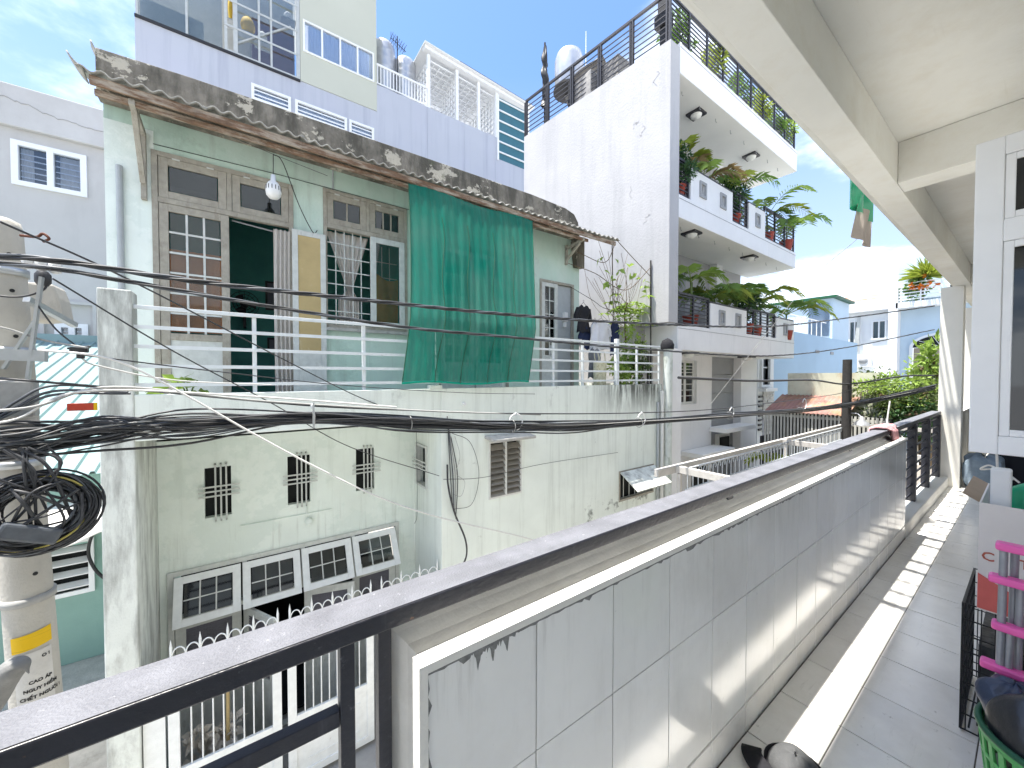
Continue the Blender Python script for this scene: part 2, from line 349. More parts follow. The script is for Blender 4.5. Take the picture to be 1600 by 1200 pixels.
# ------------------------------------------------------------------ parapet in front, faced with tiles
pp = thing('parapet_wall', 'low balcony wall faced with glossy pale grey tiles under the dark handrail', 'wall', (3, .85, FZ))
X_L, X_R, ZT = .300, 5.55, .945
prof = [(.775, -.004), (.808, .0), (.818, -.014), (.842, -.022), (.872, -.012), (.900, .008), (.925, .032), (.955, .036), (.955, -.3)]
def section(e, Y, where):
    return (X_R, Y, ZT + e) if where == 2 else (X_L - e, Y, ZT + e) if where == 1 else (X_L - e, Y, FZ - .3)
body = MB(); vs = []
for Y, e in prof:
    vs += [section(e, Y, 0), section(e, Y, 1), section(e, Y, 2)]
fs = []
for i in range(len(prof) - 1):
    if i == len(prof) - 2: continue
    for k in range(2): fs.append((i * 3 + k, i * 3 + k + 1, (i + 1) * 3 + k + 1, (i + 1) * 3 + k))
body.add(vs, fs)
strip = MB()
i = 0
strip.add([(X_L, .768, FZ - .3), (X_L, .768, ZT), (X_R, .768, ZT), (X_L, .809, FZ - .3), (X_L, .809, ZT), (X_R, .809, ZT)], [(0, 1, 4, 3), (1, 2, 5, 4)])
strip.add([(X_L, .768, FZ - .3), (X_L, .768, ZT), (X_R, .768, ZT), (X_R, .768, ZT - .02), (X_L + .02, .768, ZT - .02), (X_L + .02, .768, FZ - .3)], [(0, 5, 4, 1), (1, 4, 3, 2)])
body.box(X_L + .03, .80, FZ - .3, X_R, .95, ZT - .03); body.box(X_R - .02, .79, FZ - .3, X_R, .95, ZT - .005)
body.quad((X_L - .036, .955, FZ - .3), (X_R, .955, FZ - .3), (X_R, .955, ZT + .036), (X_L - .036, .955, ZT + .036))
body.build('wall_core', 'parapet_body', pp)
strip.build('edge_strip', 'parapet_strip', pp)
# facing tiles: two rows and a skirting row
tsp = .317; rowsz = [(.562, ZT - .012), (.042, .558), (FZ - .002, .038)]
tp = []
for ri, (z0, z1) in enumerate(rowsz):
    y = .775 if ri < 2 else .771
    p = MB().box(0, 0, 0, tsp - .0045, .014, z1 - z0).build('tile' if ri < 2 else 'skirting_tile', 'parapet_tile' if ri < 2 else 'floor_tile', pp, bev=.0012)
    for k in range(17):
        x = .318 + k * tsp
        wdt = min(tsp, X_R - x)
        if wdt < .05: continue
        nm = 'tile' if ri < 2 else 'skirting_tile'
        loc = (x, y - rnd.uniform(0, .0012), z0)
        if k == 0: o = p; o.location = loc
        else:
            o = share(p, nm, loc, pp); mdf = o.modifiers.new('bevel', 'BEVEL'); mdf.width = .0012; mdf.segments = 1
        if wdt < tsp: o.scale = ((wdt - .0035) / (tsp - .0035), 1, 1)
MB().box(X_L + .021, .7895, FZ - .1, X_R, .80, ZT - .021).build('joint_filler', 'grout', pp)
# ragged dark mortar line along the top and left edge of the tiles
q = random.Random(3); mm = MB(); x = X_L + .02
top = []; bot = []
while x < X_R:
    d = .017 + q.random() ** 3 * .014
    if .44 < x < .56: d += .040 * max(0, math.sin((x - .44) * 150)) ** 3 * (1 - (x - .44) * 4) + q.random() * .008
    top.append((x, .7738, ZT - .006)); bot.append((x, .7738, ZT - .012 - d)); x += q.uniform(.008, .03) if not .42 < x < .58 else .003
mm.add(top + bot, [(i, i + 1, len(top) + i + 1, len(top) + i) for i in range(len(top) - 1)])
z = ZT - .02; l = []; r_ = []
while z > FZ:
    l.append((X_L + .014, .7739, z)); r_.append((X_L + .022 + q.random() ** 2 * .010, .7739, z)); z -= q.uniform(.01, .03)
mm.add(l + r_, [(i, i + 1, len(l) + i + 1, len(l) + i) for i in range(len(l) - 1)])
mm.build('mortar_edge', 'mortar', pp)
# low kerb under the open railing beyond the wall
kb = MB().box(X_R, .765, FZ - .15, 8.67, .96, .055).build('railing_kerb', 'own_white', pp, bev=.01)

# ------------------------------------------------------------------ handrail and railing
rl = thing('balcony_railing', 'black painted steel handrail with dusty top running along the balcony edge', 'railing', (3, .9, 0))
h = MB(); h.box(-3, .85, 1.0, 8.66, .952, 1.044); h.build('handrail', 'rail_paint', rl, bev=.004)
t = MB(); N = 140
t.grid(N, 6, lambda u, v: (-2.998 + 11.65 * u, .853 + .096 * v, 1.0455), False); t.build('dust_layer', 'rail_dust', rl)
for x in (-2.2, -1.1): MB().box(x, .885, FZ - .2, x + .03, .915, .999).build('post', 'rail_paint', rl)
for x in (.163, .246): MB().box(x, .885, FZ - .2, x + .031, .916, .999).build('post', 'rail_paint', rl, bev=.002)
MB().box(-3, .887, .800, .162, .914, .836).build('lower_bar', 'rail_paint', rl, bev=.002)
MB().box(-3, .887, .42, .162, .914, .45).build('lower_bar', 'rail_paint', rl, bev=.002)
for x in (1.98, 4.1): MB().box(x, .90, .93, x + .06, .945, .999).build('support', 'rail_paint', rl)
for x in (5.62, 6.60, 7.58, 8.52): MB().box(x, .84, .056, x + .08, .92, .999).build('post', 'rail_paint', rl, bev=.004)
for k in range(8):
    z = .14 + k * .115
    MB().tube([(5.64, .88, z), (8.6, .88, z)], .011, 8).build('bar', 'rail_paint', rl)
# outer ledge of the storey below the rail on the near side
MB().box(-4, .78, FZ - .3, X_L - .04, .96, FZ - .001).build('balcony_edge', 'own_white', own)

# ================================================================== green house across the alley
GR = (.50, .63, .53)
mat('green_wall', (.54, .70, .60), .85, .05, 2, .2, 30, stains=[((.46, .62, .52), (1.4, 1.4, 1.4), .53, .555, .5), ((.72, .78, .72), (1.2, 1.2, .6), .42, .72, .6), ((.30, .34, .29), (6, 6, .5), .54, .76, .45), ((.25, .25, .21), (2.5, 2.5, 2.5), .62, .8, .45)])
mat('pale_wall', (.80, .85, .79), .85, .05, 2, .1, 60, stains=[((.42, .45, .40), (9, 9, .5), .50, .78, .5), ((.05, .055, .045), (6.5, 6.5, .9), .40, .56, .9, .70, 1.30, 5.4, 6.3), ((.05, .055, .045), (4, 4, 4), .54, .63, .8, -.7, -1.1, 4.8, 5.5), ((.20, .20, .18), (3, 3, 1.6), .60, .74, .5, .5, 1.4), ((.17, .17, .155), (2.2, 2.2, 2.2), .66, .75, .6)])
mat('lower_green', (.82, .89, .83), .85, .05, 1.5, .2, 30, stains=[((.70, .79, .73), (1.1, 1.1, 1.1), .50, .53, .5), ((.50, .56, .50), (7, 7, .45), .52, .78, .45), ((.40, .42, .37), (16, 16, .7), .56, .70, .5, -.15, -.75), ((.72, .76, .68), (.8, .8, .8), .5, .7, .35)])
mat('pillar_wall', (.74, .77, .72), .9, .08, 4, .25, 50, stains=[((.12, .12, .11), (6, 6, .9), .46, .66, .6), ((.10, .10, .09), (7, 7, 1.2), .40, .62, .8, 1.3, 2.4), ((.28, .27, .25), (8, 8, 3), .5, .72, .5)])
mat('moss_band', (.24, .215, .175), .95, .25, 6, .5, 30, stains=[((.075, .07, .055), (4.5, 4.5, 1.3), .42, .6, .8), ((.55, .50, .40), (2.6, 2.6, 3.4), .565, .59, .9), ((.10, .11, .06), (6, 6, 6), .6, .7, .5)])
mat('roof_sheet_mat', (.34, .33, .30), .85, .2, 8, .3, 40, stains=[((.15, .14, .12), (6, 6, 6), .5, .7, .6)])
mat('fascia_wood', (.20, .125, .08), .85, .25, 14, .4, 60, stains=[((.46, .40, .32), (3, 14, 14), .46, .60, .85), ((.09, .06, .04), (3, 12, 12), .55, .7, .7)])
mat('old_wood', (.37, .345, .29), .85, .15, 14, .35, 80, stains=[((.20, .17, .13), (16, 16, 5), .54, .72, .6), ((.52, .50, .44), (9, 9, 4), .55, .7, .5)])
mat('grey_wood', (.60, .62, .59), .75, .1, 12, .2, 80, stains=[((.28, .27, .24), (18, 18, 5), .58, .74, .5)])
mat('white_rail', (.72, .76, .77), .5, .05, 12, .1, 100, stains=[((.3, .25, .2), (14, 14, 14), .66, .74, .5)])
mat('white_steel', (.84, .86, .85), .45, .06, 12, .1, 100, stains=[((.35, .3, .25), (14, 14, 14), .66, .76, .5)])
mat('yellow_board', (.50, .385, .19), .8, .1, 3, .1, stains=[((.62, .55, .40), (5, 5, 3), .6, .7, .5)])
mat('orange_cloth', (.50, .28, .075), .9, .12, 6, .3, 40, trans=.15)
mat('rust_cloth', (.60, .27, .13), .9, .15, 5, .3, 40)
mat('curtain', (.66, .62, .57), .9, .06, 10, .2, 40, trans=.2)
mat('teal_room', (.10, .34, .30), .9, .15, 2, .1)
mat('dark_room', (.018, .02, .02), .95, .2, 2, 0)
mat('net_green', (.0, .30, .20), .8, .1, 5, 0)
mat('dark_metal', (.03, .03, .032), .5, .15, 12, .1)
mat('louvre_slat', (.28, .26, .225), .6, .12, 10, .1, rv=.12)
mat('slat_white', (.68, .69, .66), .6, .06, 10, .1)
mat('concrete_slab', (.44, .43, .40), .9, .15, 8, .3, 50, stains=[((.2, .19, .17), (6, 6, 6), .52, .7, .6)])
mat('pvc_grey', (.42, .45, .46), .5, .06, 10, 0)
mat('screen_mesh', (.16, .16, .19), .6, .1, 10, 0)
glass('old_glass', (.82, .82, .80), .02)
glass('grey_glass', (.16, .19, .20), .06)

H = thing('green_house', 'two storey pale green house with mossy parapet roof and railed balcony across the alley', 'house', (2.5, 6, GZ))
YF = 6.06; YB = 5.0
# --- upper facade with openings
doorL = (-.835, .535, 1.12, 4.20); win2 = (.975, 2.160, 2.33, 4.28); door3 = (5.055, 5.975, 1.12, 3.58); win4 = (2.75, 4.2, 1.12, 3.9)
wall('y', YF, YF + .12, -1.25, 6.18, .80, 4.70, [doorL, win2, door3, win4]).build('wall', 'green_wall', H)
wall('x', -1.25, -1.13, YF + .121, 11, GZ, 4.70).build('wall', 'green_wall', H)
wall('x', 6.06, 6.18, YF + .121, 9.4, GZ, 4.70).build('wall', 'pale_wall', H)
MB().box(-1.25, YF - .004, .96, -.845, YF + .001, 4.45).build('plaster_strip', 'lower_green', H)
MB().box(-1.13, YF + .12, .94, 6.06, 9.3, 1.12).build('upper_floor', 'teal_room', H)
r = MB(); r.box(-1.13, 7.9, 1.12, 6.06, 8.0, 4.6); r.box(-1.13, YF + .13, 4.55, 6.06, 8.7, 4.6); r.box(2.45, YF + .13, 1.12, 2.5, 8.6, 4.6); r.box(-1.12, YF + .13, 1.12, -1.1, 8.6, 4.6); r.build('inner_wall', 'teal_room', H)
MB().box(-1.24, YF + .13, 4.61, 6.17, 10.9, 4.75).build('roof_slab', 'concrete_slab', H)
# pvc pipe on the left of the facade
MB().tube([(-1.13, YF - .03, 1.15), (-1.13, YF - .03, 3.95)], .03, 10).build('drain_pipe', 'pvc_grey', H)
# --- mossy parapet band with a rounded right end
poly = [(-1.27, 4.60), (5.92, 4.60), (5.97, 4.30), (6.02, 4.42), (6.03, 4.75), (5.98, 4.95), (5.86, 5.10), (5.6, 5.165), (4.7, 5.20), (2.2, 5.175), (-.5, 5.135), (-1.27, 5.10)]
MB().prism(poly, 1, 5.90, 6.055).build('roof_parapet', 'moss_band', H, bev=.01)
MB().prism([(5.90, 4.55), (5.98, 4.00), (6.20, 4.00), (6.20, 4.6), (6.02, 4.62)], 1, 5.92, 6.05).build('parapet_end', 'moss_band', H)
# --- corrugated sheets over the eave
q = random.Random(11)
xs = -1.30; k = 0
while xs < 6.7:
    w = min(.95, 6.76 - xs); dz = q.uniform(-.01, .01); m = MB(); n = 40
    def fn(u, v, xs=xs, w=w, dz=dz, sl=q.uniform(-.02, .02)):
        x = xs + (w + .04) * u; y = 5.42 + .48 * v
        return (x, y, 4.575 + dz + sl * u + .13 * v + .022 * math.sin(x * 2 * math.pi / .145) + (.008 if k % 2 else 0))
    m.grid(n, 3, fn); m.build('roof_sheet', 'roof_sheet_mat', H, solid=.012); xs += w; k += 1
for x in range(9): pass
MB().box(-1.22, 5.455, 4.465, 6.70, 5.49, 4.552).build('fascia_board', 'fascia_wood', H, bev=.006)
MB().box(-1.20, 5.52, 4.40, 5.9, 5.555, 4.462).build('eave_batten', 'fascia_wood', H, bev=.006)
b = MB(); b.bar((5.75, 6.03, 4.36), (5.75, 5.50, 4.43), .05, .06); b.bar((5.75, 6.03, 4.02), (5.75, 6.03, 4.44), .05, .06); b.bar((5.75, 6.02, 4.12), (5.75, 5.62, 4.38), .045, .05); b.build('eave_bracket', 'old_wood', H, bev=.005)
b = MB(); b.bar((-.93, 5.50, 4.43), (-.93, 6.02, 4.38), .05, .06); b.bar((-.93, 5.60, 4.42), (-.93, 5.99, 3.80), .05, .045, (0, 1, 0)); b.bar((-.93, 6.03, 3.62), (-.93, 6.03, 4.4), .05, .05); b.build('eave_bracket', 'old_wood', H, bev=.005)
# flared sheet ends at the left corner
m = MB(); m.grid(8, 4, lambda u, v: (-1.26 - .10 * u, 5.44 + .20 * v * (1 - .8 * u), 4.60 + .10 * u * u - .10 * v * (1 - u) * .5)); m.build('sheet_end', 'roof_sheet_mat', H, solid=.012)
m = MB(); m.grid(6, 4, lambda u, v: (-1.255 - .05 * u, 5.92 + .12 * v * (1 - .7 * u), 4.98 + .13 * u + .06 * (1 - v))); m.build('sheet_end', 'roof_sheet_mat', H, solid=.012)

# --- window and door joinery
def pane_grid(par, x0, x1, z0, z1, nx, nz, y, bw, mbar, mglass):
    m = MB()
    for i in range(1, nx): x = x0 + (x1 - x0) * i / nx; m.box(x - bw / 2, y - .012, z0, x + bw / 2, y + .012, z1)
    xs_ = [x0 + (x1 - x0) * i / nx for i in range(nx + 1)]
    for j in range(1, nz):
        z = z0 + (z1 - z0) * j / nz
        for i in range(nx): m.box(xs_[i] + (bw / 2 if i else 0), y - .012, z - bw / 2, xs_[i + 1] - (bw / 2 if i < nx - 1 else 0), y + .012, z + bw / 2)
    if m.v: m.build('glazing_bar', mbar, par)
    for i in range(nx):
        for j in range(nz):
            a, c = x0 + (x1 - x0) * i / nx, x0 + (x1 - x0) * (i + 1) / nx; e, f = z0 + (z1 - z0) * j / nz, z0 + (z1 - z0) * (j + 1) / nz
            MB().box(a + bw / 2, y + .001, e + bw / 2, c - bw / 2, y + .005, f - bw / 2).build('pane', mglass, par)
def transom(x0, x1, z0, z1, y, m='old_wood', open_=.05, nx=1, par=None):
    f = MB(); frame(f, 'y', y, y + .05, x0, x1, z0, z1, .085); t = f.build('transom_window', m, par or H, bev=.004)
    pane_grid(t, x0 + .086, x1 - .086, z0 + .086, z1 - .086, nx, 1, y + .02, .02, m, 'grey_glass')
    hw = MB()
    for fx in (.25, .75): x = x0 + (x1 - x0) * fx; hw.tube([(x - .035, y - .006, z1 - .002), (x + .035, y - .006, z1 - .002)], .010, 6)
    hw.build('hinge', 'grey_wood', t)
# left double door
m = MB(); frame(m, 'y', YF - .02, YF + .06, -.87, .57, 1.10, 4.235, .055, .02); m.box(-.815, YF - .018, 3.64, .515, YF + .058, 3.70); m.box(-.165, YF - .018, 3.70, -.115, YF + .058, 4.18); m.build('door_frame', 'old_wood', H, bev=.004)
transom(-.810, -.168, 3.702, 4.178, YF - .012); transom(-.112, .512, 3.702, 4.178, YF - .012)
f = MB(); frame(f, 'y', YF - .012, YF + .035, -.812, -.150, 1.14, 3.636, .085, .10); f.box(-.727, YF - .010, 2.02, -.235, YF + .033, 2.10); d = f.build('door_leaf', 'old_wood', H, bev=.004)
MB().box(-.726, YF + .002, 1.241, -.236, YF + .02, 2.019).build('door_panel', 'grey_wood', d)
pane_grid(d, -.726, -.236, 2.102, 3.55, 3, 6, YF + .008, .022, 'grey_wood', 'old_glass')
MB().grid(14, 6, lambda u, v: (-.73 + .52 * u, YF + .05 + .012 * math.sin(u * 40), 2.12 + 1.0 * v)).build('door_curtain', 'rust_cloth', d)
# leaf folded back on the wall with a yellow board
f = MB(); frame(f, 'y', YF - .075, YF - .035, .545, .965, 1.14, 3.615, .07, .8); d = f.build('door_leaf', 'grey_wood', H, bev=.004); d['label'] = 'open door leaf with a yellow board panel'
MB().box(.616, YF - .065, 1.941, .894, YF - .05, 3.544).build('door_panel', 'yellow_board', d)
q = random.Random(5)
def drape(x0, x1, zt, zb, y, folds, amp, pinch=None, name='curtain', m='curtain', par=None, nu=60, nv=24):
    g_ = MB()
    def fn(u, v):
        z = zt + (zb - zt) * v
        if pinch:
            pv, pw, px = pinch; k_ = 1 - (1 - pw) * math.exp(-((v - pv) / .22) ** 2) if v > pv * .0 else 1
            k_ = max(pw, 1 - (1 - pw) * min(1, v / pv)) if v <= pv else pw + (.5 - pw) * min(1, (v - pv) / .12) * (1 if v < .95 else .9)
            xc = px; x = xc + ((x0 + (x1 - x0) * u) - xc) * k_
        else: x = x0 + (x1 - x0) * u
        return (x, y + amp * math.sin(u * folds * 6.283 + 1.5 * math.sin(v * 3)) * (.6 + .4 * v), z)
    g_.grid(nu, nv, fn); return g_.build(name, m, par)
o = drape(.33, .53, 3.58, 1.25, YF - .02, 4, .03, par=H, name='door_curtain')
MB().tube([(-.12, YF + .09, 3.62), (.52, YF + .09, 3.56)], .012, 6).build('curtain_rod', 'grey_tube', H)
# right-hand window of the upper floor
m = MB(); frame(m, 'y', YF - .02, YF + .07, .945, 2.19, 2.30, 4.315, .05); m.box(.995, YF - .018, 3.755, 2.14, YF + .068, 3.815); m.box(1.545, YF - .018, 3.815, 1.595, YF + .068, 4.265); w2 = m.build('window_frame', 'old_wood', H, bev=.004)
MB().box(.90, YF - .07, 2.255, 2.22, YF + .06, 2.299).build('window_sill', 'concrete_slab', H)
transom(.998, 1.543, 3.818, 4.262, YF - .012, nx=2); transom(1.597, 2.137, 3.818, 4.262, YF - .012, nx=3)
m = MB()
for i in range(1, 5): x = .995 + .60 * i / 5; m.box(x - .007, YF + .028, 2.35, x + .007, YF + .042, 3.755)
for j in range(1, 7): z = 2.35 + 1.405 * j / 7; m.box(.995, YF + .0155, z - .007, 1.60, YF + .0275, z + .007)
m.build('window_grille', 'grey_wood', H)
drape(.995, 1.60, 3.74, 2.40, YF + .10, 7, .022, pinch=(.62, .12, 1.33), par=H, name='window_curtain')
f = MB(); frame(f, 'y', YF - .035, YF - .001, 1.60, 2.138, 2.352, 3.75, .085); d = f.build('casement', 'grey_wood', H, bev=.004)
MB().box(1.686, YF - .02, 2.438, 2.052, YF - .015, 3.664).build('pane', 'old_glass', d)
MB().grid(16, 12, lambda u, v: (1.69 + .36 * u, YF + .05 + .015 * math.sin(u * 9 + v * 3), 2.44 + (.78 - .10 * math.sin(u * 2.4)) * v)).build('window_cloth', 'orange_cloth', d)
m = MB()
for i in range(1, 3): x = 1.686 + .366 * i / 3; m.box(x - .006, YF + .09, 2.438, x + .006, YF + .1, 3.66)
for j in range(1, 5): z = 2.438 + 1.22 * j / 5; m.box(1.686, YF + .101, z - .006, 2.052, YF + .11, z + .006)
m.build('window_grille', 'grey_wood', d)
# door behind the net
m = MB(); frame(m, 'y', YF - .01, YF + .05, 2.72, 4.23, 1.10, 3.93, .06, .02); m.build('door_frame', 'old_wood', H)
for a in (2.79, 3.49):
    f = MB(); frame(f, 'y', YF + .0, YF + .04, a, a + .67, 1.14, 3.86, .08, .7); d = f.build('door_leaf', 'grey_wood', H); pane_grid(d, a + .081, a + .589, 1.841, 3.779, 3, 5, YF + .02, .02, 'grey_wood', 'old_glass')
# small door at the right end
m = MB(); frame(m, 'y', YF - .02, YF + .05, 5.02, 6.0, 1.10, 3.62, .05, .02); m.build('door_frame', 'old_wood', H, bev=.004)
f = MB(); frame(f, 'y', YF - .012, YF + .03, 5.075, 5.52, 1.14, 3.566, .085, .12); f.box(5.16, YF - .010, 1.95, 5.435, YF + .028, 2.03); d = f.build('door_leaf', 'grey_wood', H, bev=.004); pane_grid(d, 5.161, 5.434, 2.032, 3.48, 2, 5, YF + .01, .02, 'grey_wood', 'old_glass'); MB().box(5.161, YF, 1.261, 5.434, YF + .02, 1.949).build('door_panel', 'grey_wood', d)
MB().box(5.53, YF + .03, 1.14, 5.94, YF + .05, 3.56).build('door_leaf', 'pvc_grey', H)
b = MB(); b.box(5.68, YF - .06, 2.78, 5.78, YF + .029, 2.98); b.box(5.70, YF - .04, 2.66, 5.76, YF + .029, 2.77); b.build('switch_box', 'white_plastic', H, bev=.01)
MB().tube([(1.08, YF - .012, 4.33), (1.08, YF - .012, 4.62)], .012, 6).build('conduit', 'pvc_grey', H)
MB().tube([(-.85, YF - .01, 4.30), (.4, YF - .01, 4.33), (2.6, YF - .01, 4.32)], .004, 4).build('facade_wire', 'dark_metal', H)

# --- balcony: slab, parapet, pillar with fin, railing
MB().box(-.869, 5.121, .96, 6.059, YF - .001, 1.10).build('balcony_slab', 'pale_wall', H)
MB().box(-.869, YB, .955, 2.299, YB + .12, 1.402).build('balcony_parapet', 'pale_wall', H, bev=.006)
MB().box(-1.10, YB - .012, GZ, -.87, YB + .218, 2.395).build('pillar', 'pillar_wall', H, bev=.012)
MB().box(-1.098, YB + .219, GZ, -.872, YF - .001, .958).build('porch_wall', 'pillar_wall', H)
MB().box(2.13, YB - .006, 1.403, 2.32, YB + .1, 1.452).build('parapet_stub', 'pale_wall', H, bev=.004)
# railing of flat bars
for z in (1.495, 1.68, 1.87, 2.06): MB().box(-.869, YB + .04, z - .018, 7.76, YB + .054, z + .018).build('railing_bar', 'white_rail', H)
MB().box(-.869, YB + .03, 2.232, 7.76, YB + .07, 2.268).build('railing_top', 'white_rail', H, bev=.003)
for x in (.065, 1.23, 2.25, 3.4, 4.5, 5.25, 6.92, 7.74): MB().box(x, YB + .055, 1.403, x + .04, YB + .09, 2.231).build('railing_post', 'white_rail', H)
MB().box(6.22, YB + .02, 1.403, 6.29, YB + .10, 2.35).build('railing_post', 'white_rail', H, bev=.004)

# --- ground floor: recessed left part
v = [(-.437, -.168, -.215, .42), (.463, .742, -.225, .455), (1.368, 1.64, -.19, .455)]
dz = (-.76, 1.985, GZ, -.835)
wall('y', YF, YF + .12, -.87, 2.299, GZ, .959, v + [dz]).build('wall', 'lower_green', H)
r = MB(); r.box(-1.0, 9, GZ, 2.29, 9.1, .95); r.box(-1.12, YF + .14, -3.28, 2.29, 9, -3.26); r.box(-1.12, YF + .13, .92, 2.29, 9, .958); r.build('inner_wall', 'dark_room', H)
for x0, x1, z0, z1 in v:
    m = MB(); cx = (x0 + x1) / 2; zc = (z0 + z1) / 2
    for k in (-1, 0, 1):
        m.box(cx + .03 + k * .055 - .009, YF - .03, z0 - .05, cx + .03 + k * .055 + .009, YF - .018, z1 + .05)
        m.box(x0 - .06, YF - .046, zc + .02 + k * .06 - .009, x1 + .09, YF - .031, zc + .02 + k * .06 + .009)
    for k in (-1, 0, 1):
        m.box(cx + .03 + k * .055 - .008, YF - .03, z0 - .05, cx + .03 + k * .055 + .008, YF + .002, z0 - .036); m.box(cx + .03 + k * .055 - .008, YF - .03, z1 + .036, cx + .03 + k * .055 + .008, YF + .002, z1 + .05)
    m.build('vent_grille', 'grey_wood', H)
    MB().box(x0, YF + .09, z0, x1, YF + .10, z1).build('vent_backing', 'dark_room', H)
# raised moulding line and ball ornament above the door
b = MB(); b.bar((-.08, YF - .01, -.40), (1.02, YF - .01, -.40), .03, .03); b.build('wall_moulding', 'lower_green', H)
b = MB(); b.lathe([(.001, -.055), (.04, -.04), (.055, 0), (.04, .04), (.001, .055)], (.72, YF - .03, -.50), 14); b.build('round_lamp', 'lower_green', H)
MB().tube([(.69, YF - .012, -.45), (.69, YF - .012, -.05)], .008, 6).build('conduit', 'lower_green', H)
# door frame, four awning windows swung out, mesh door leaves
m = MB(); frame(m, 'y', YF - .03, YF + .06, -.80, 2.02, GZ, -.80, .06, .02)
for k in (1, 2, 3): m.box(-.74 + .675 * k, YF - .028, -1.37, -.69 + .675 * k, YF + .058, -.861)
m.box(-.739, YF - .027, -1.43, 1.959, YF + .057, -1.371); m.build('door_frame', 'grey_wood', H, bev=.004)
for k in range(4):
    x0 = -.735 + .675 * k; x1 = x0 + .655; a = R(22 + 3 * k)
    f = MB(); frame(f, 'y', 0, .035, x0, x1, -.56, 0, .085); M_ = Matrix.Translation((0, YF - .05, -.865)) @ Matrix.Rotation(-a, 4, 'X')
    f.xf(M_); t = f.build('awning_window', 'white_steel', H, bev=.004)
    for i in range(3):
        for j in range(2):
            g_ = MB().box(x0 + .09 + .158 * i + .007, .015, -.47 + .195 * j + .007, x0 + .09 + .158 * (i + 1) - .007, .019, -.47 + .195 * (j + 1) - .007); g_.xf(M_); g_.build('pane', 'grey_glass', t)
    g_ = MB()
    for i in (1, 2): g_.box(x0 + .09 + .158 * i - .007, .008, -.475, x0 + .09 + .158 * i + .007, .026, -.085)
    for i in range(3): g_.box(x0 + .086 + .158 * i + .008, .009, -.282, x0 + .09 + .158 * (i + 1) - .008, .025, -.268)
    g_.xf(M_); g_.build('glazing_bar', 'grey_wood', t)
def mesh_leaf(x0, x1, y0, ang, hinge):
    f = MB(); frame(f, 'y', 0, .035, 0, x1 - x0, GZ + .05, -1.44, .10, 1.0); M_ = Matrix.Translation((hinge, y0, 0)) @ Matrix.Rotation(R(ang), 4, 'Z')
    f.xf(M_); d = f.build('door_leaf', 'grey_wood', H, bev=.004)
    g_ = MB(); n = 15; w = x1 - x0 - .2
    for i in range(n + 1): g_.box(.10 + w * i / n - .003, .012, GZ + 1.05, .10 + w * i / n + .003, .018, -1.54)
    for j in range(24): z = GZ + 1.05 + (abs(-1.54 - GZ - 1.05)) * j / 23; g_.box(.10, .0185, z - .003, .10 + w, .0235, z + .003)
    g_.xf(M_); g_.build('mesh_panel', 'screen_mesh', d); MB().box(.101, .026, GZ + 1.051, .10 + w, .030, -1.541).xf(M_).build('mesh_backing', 'screen_mesh', d)
mesh_leaf(-.735, -.08, YF - .02, 0, -.735); mesh_leaf(-.08, .58, YF - .03, -62, -.06); mesh_leaf(.62, 1.28, YF - .08, -16, .64); mesh_leaf(1.30, 1.955, YF - .02, 0, 1.30)

# --- ground floor: right block standing forward
lou = (3.125, 3.735, -.35, .53); hop = (6.30, 7.45, -1.0, -.42)
wall('y', YB, YB + .12, 2.30, 7.78, GZ, 1.402, [lou, hop]).build('wall', 'pale_wall', H, bev=.003)
sidew = (5.52, 5.92, -.17, .47)
wall('x', 2.30, 2.42, YB + .121, YF - .001, GZ, .955, [sidew]).build('wall', 'pale_wall', H)
wall('x', 7.68, 7.78, YB + .121, 9.4, GZ, 1.402).build('wall', 'pale_wall', H)
MB().box(2.43, 5.3, -2.0, 7.6, 5.35, .95).box(2.43, 5.125, .94, 7.67, 9.3, 1.05).build('inner_wall', 'dark_room', H)
MB().box(6.19, 5.121, 1.051, 7.679, 9.3, 1.12).build('terrace_floor', 'concrete_slab', H)
# louvre window: two columns of slats
m = MB(); frame(m, 'y', YB - .012, YB + .05, lou[0] - .02, lou[1] + .02, lou[2] - .02, lou[3] + .02, .03); m.box(3.415, YB - .013, lou[2], 3.45, YB + .051, lou[3]); lw = m.build('louvre_window', 'slat_white', H)
for c0, c1 in ((3.137, 3.413), (3.452, 3.724)):
    for j in range(9):
        z = lou[2] + .05 + j * .093
        s_ = MB(); s_.bar((c0, YB + .02, z), (c1, YB + .02, z), .115, .006, Vector((0, .78, .62)).cross(Vector((1, 0, 0)))); s_.build('slat', 'louvre_slat', lw)
b = MB(); b.prism([(YB - .30, .575), (YB + .0, .60), (YB + .0, .655), (YB - .30, .625)], 0, 3.03, 3.83); b.build('window_canopy', 'concrete_slab', H, bev=.012)
# hopper window with the flap propped out
m = MB(); frame(m, 'y', YB - .01, YB + .06, hop[0] - .03, hop[1] + .03, hop[2] - .03, hop[3] + .03, .04); m.build('hopper_frame', 'old_wood', H)
MB().box(hop[0], YB + .10, hop[2], hop[1], YB + .11, hop[3]).build('hopper_backing', 'dark_room', H)
b = MB()
for i in range(1, 6): x = hop[0] + (hop[1] - hop[0]) * i / 6; b.box(x - .008, YB + .05, hop[2], x + .008, YB + .06, hop[3])
b.build('hopper_grille', 'grey_wood', H)
b = MB(); b.box(0, -.52, -.015, 1.16, 0, .015); b.xf(Matrix.Translation((hop[0] + 0, YB - .02, hop[3] + .0)) @ Matrix.Rotation(R(34), 4, 'X')); b.build('hopper_flap', 'pillar_wall', H, bev=.005)
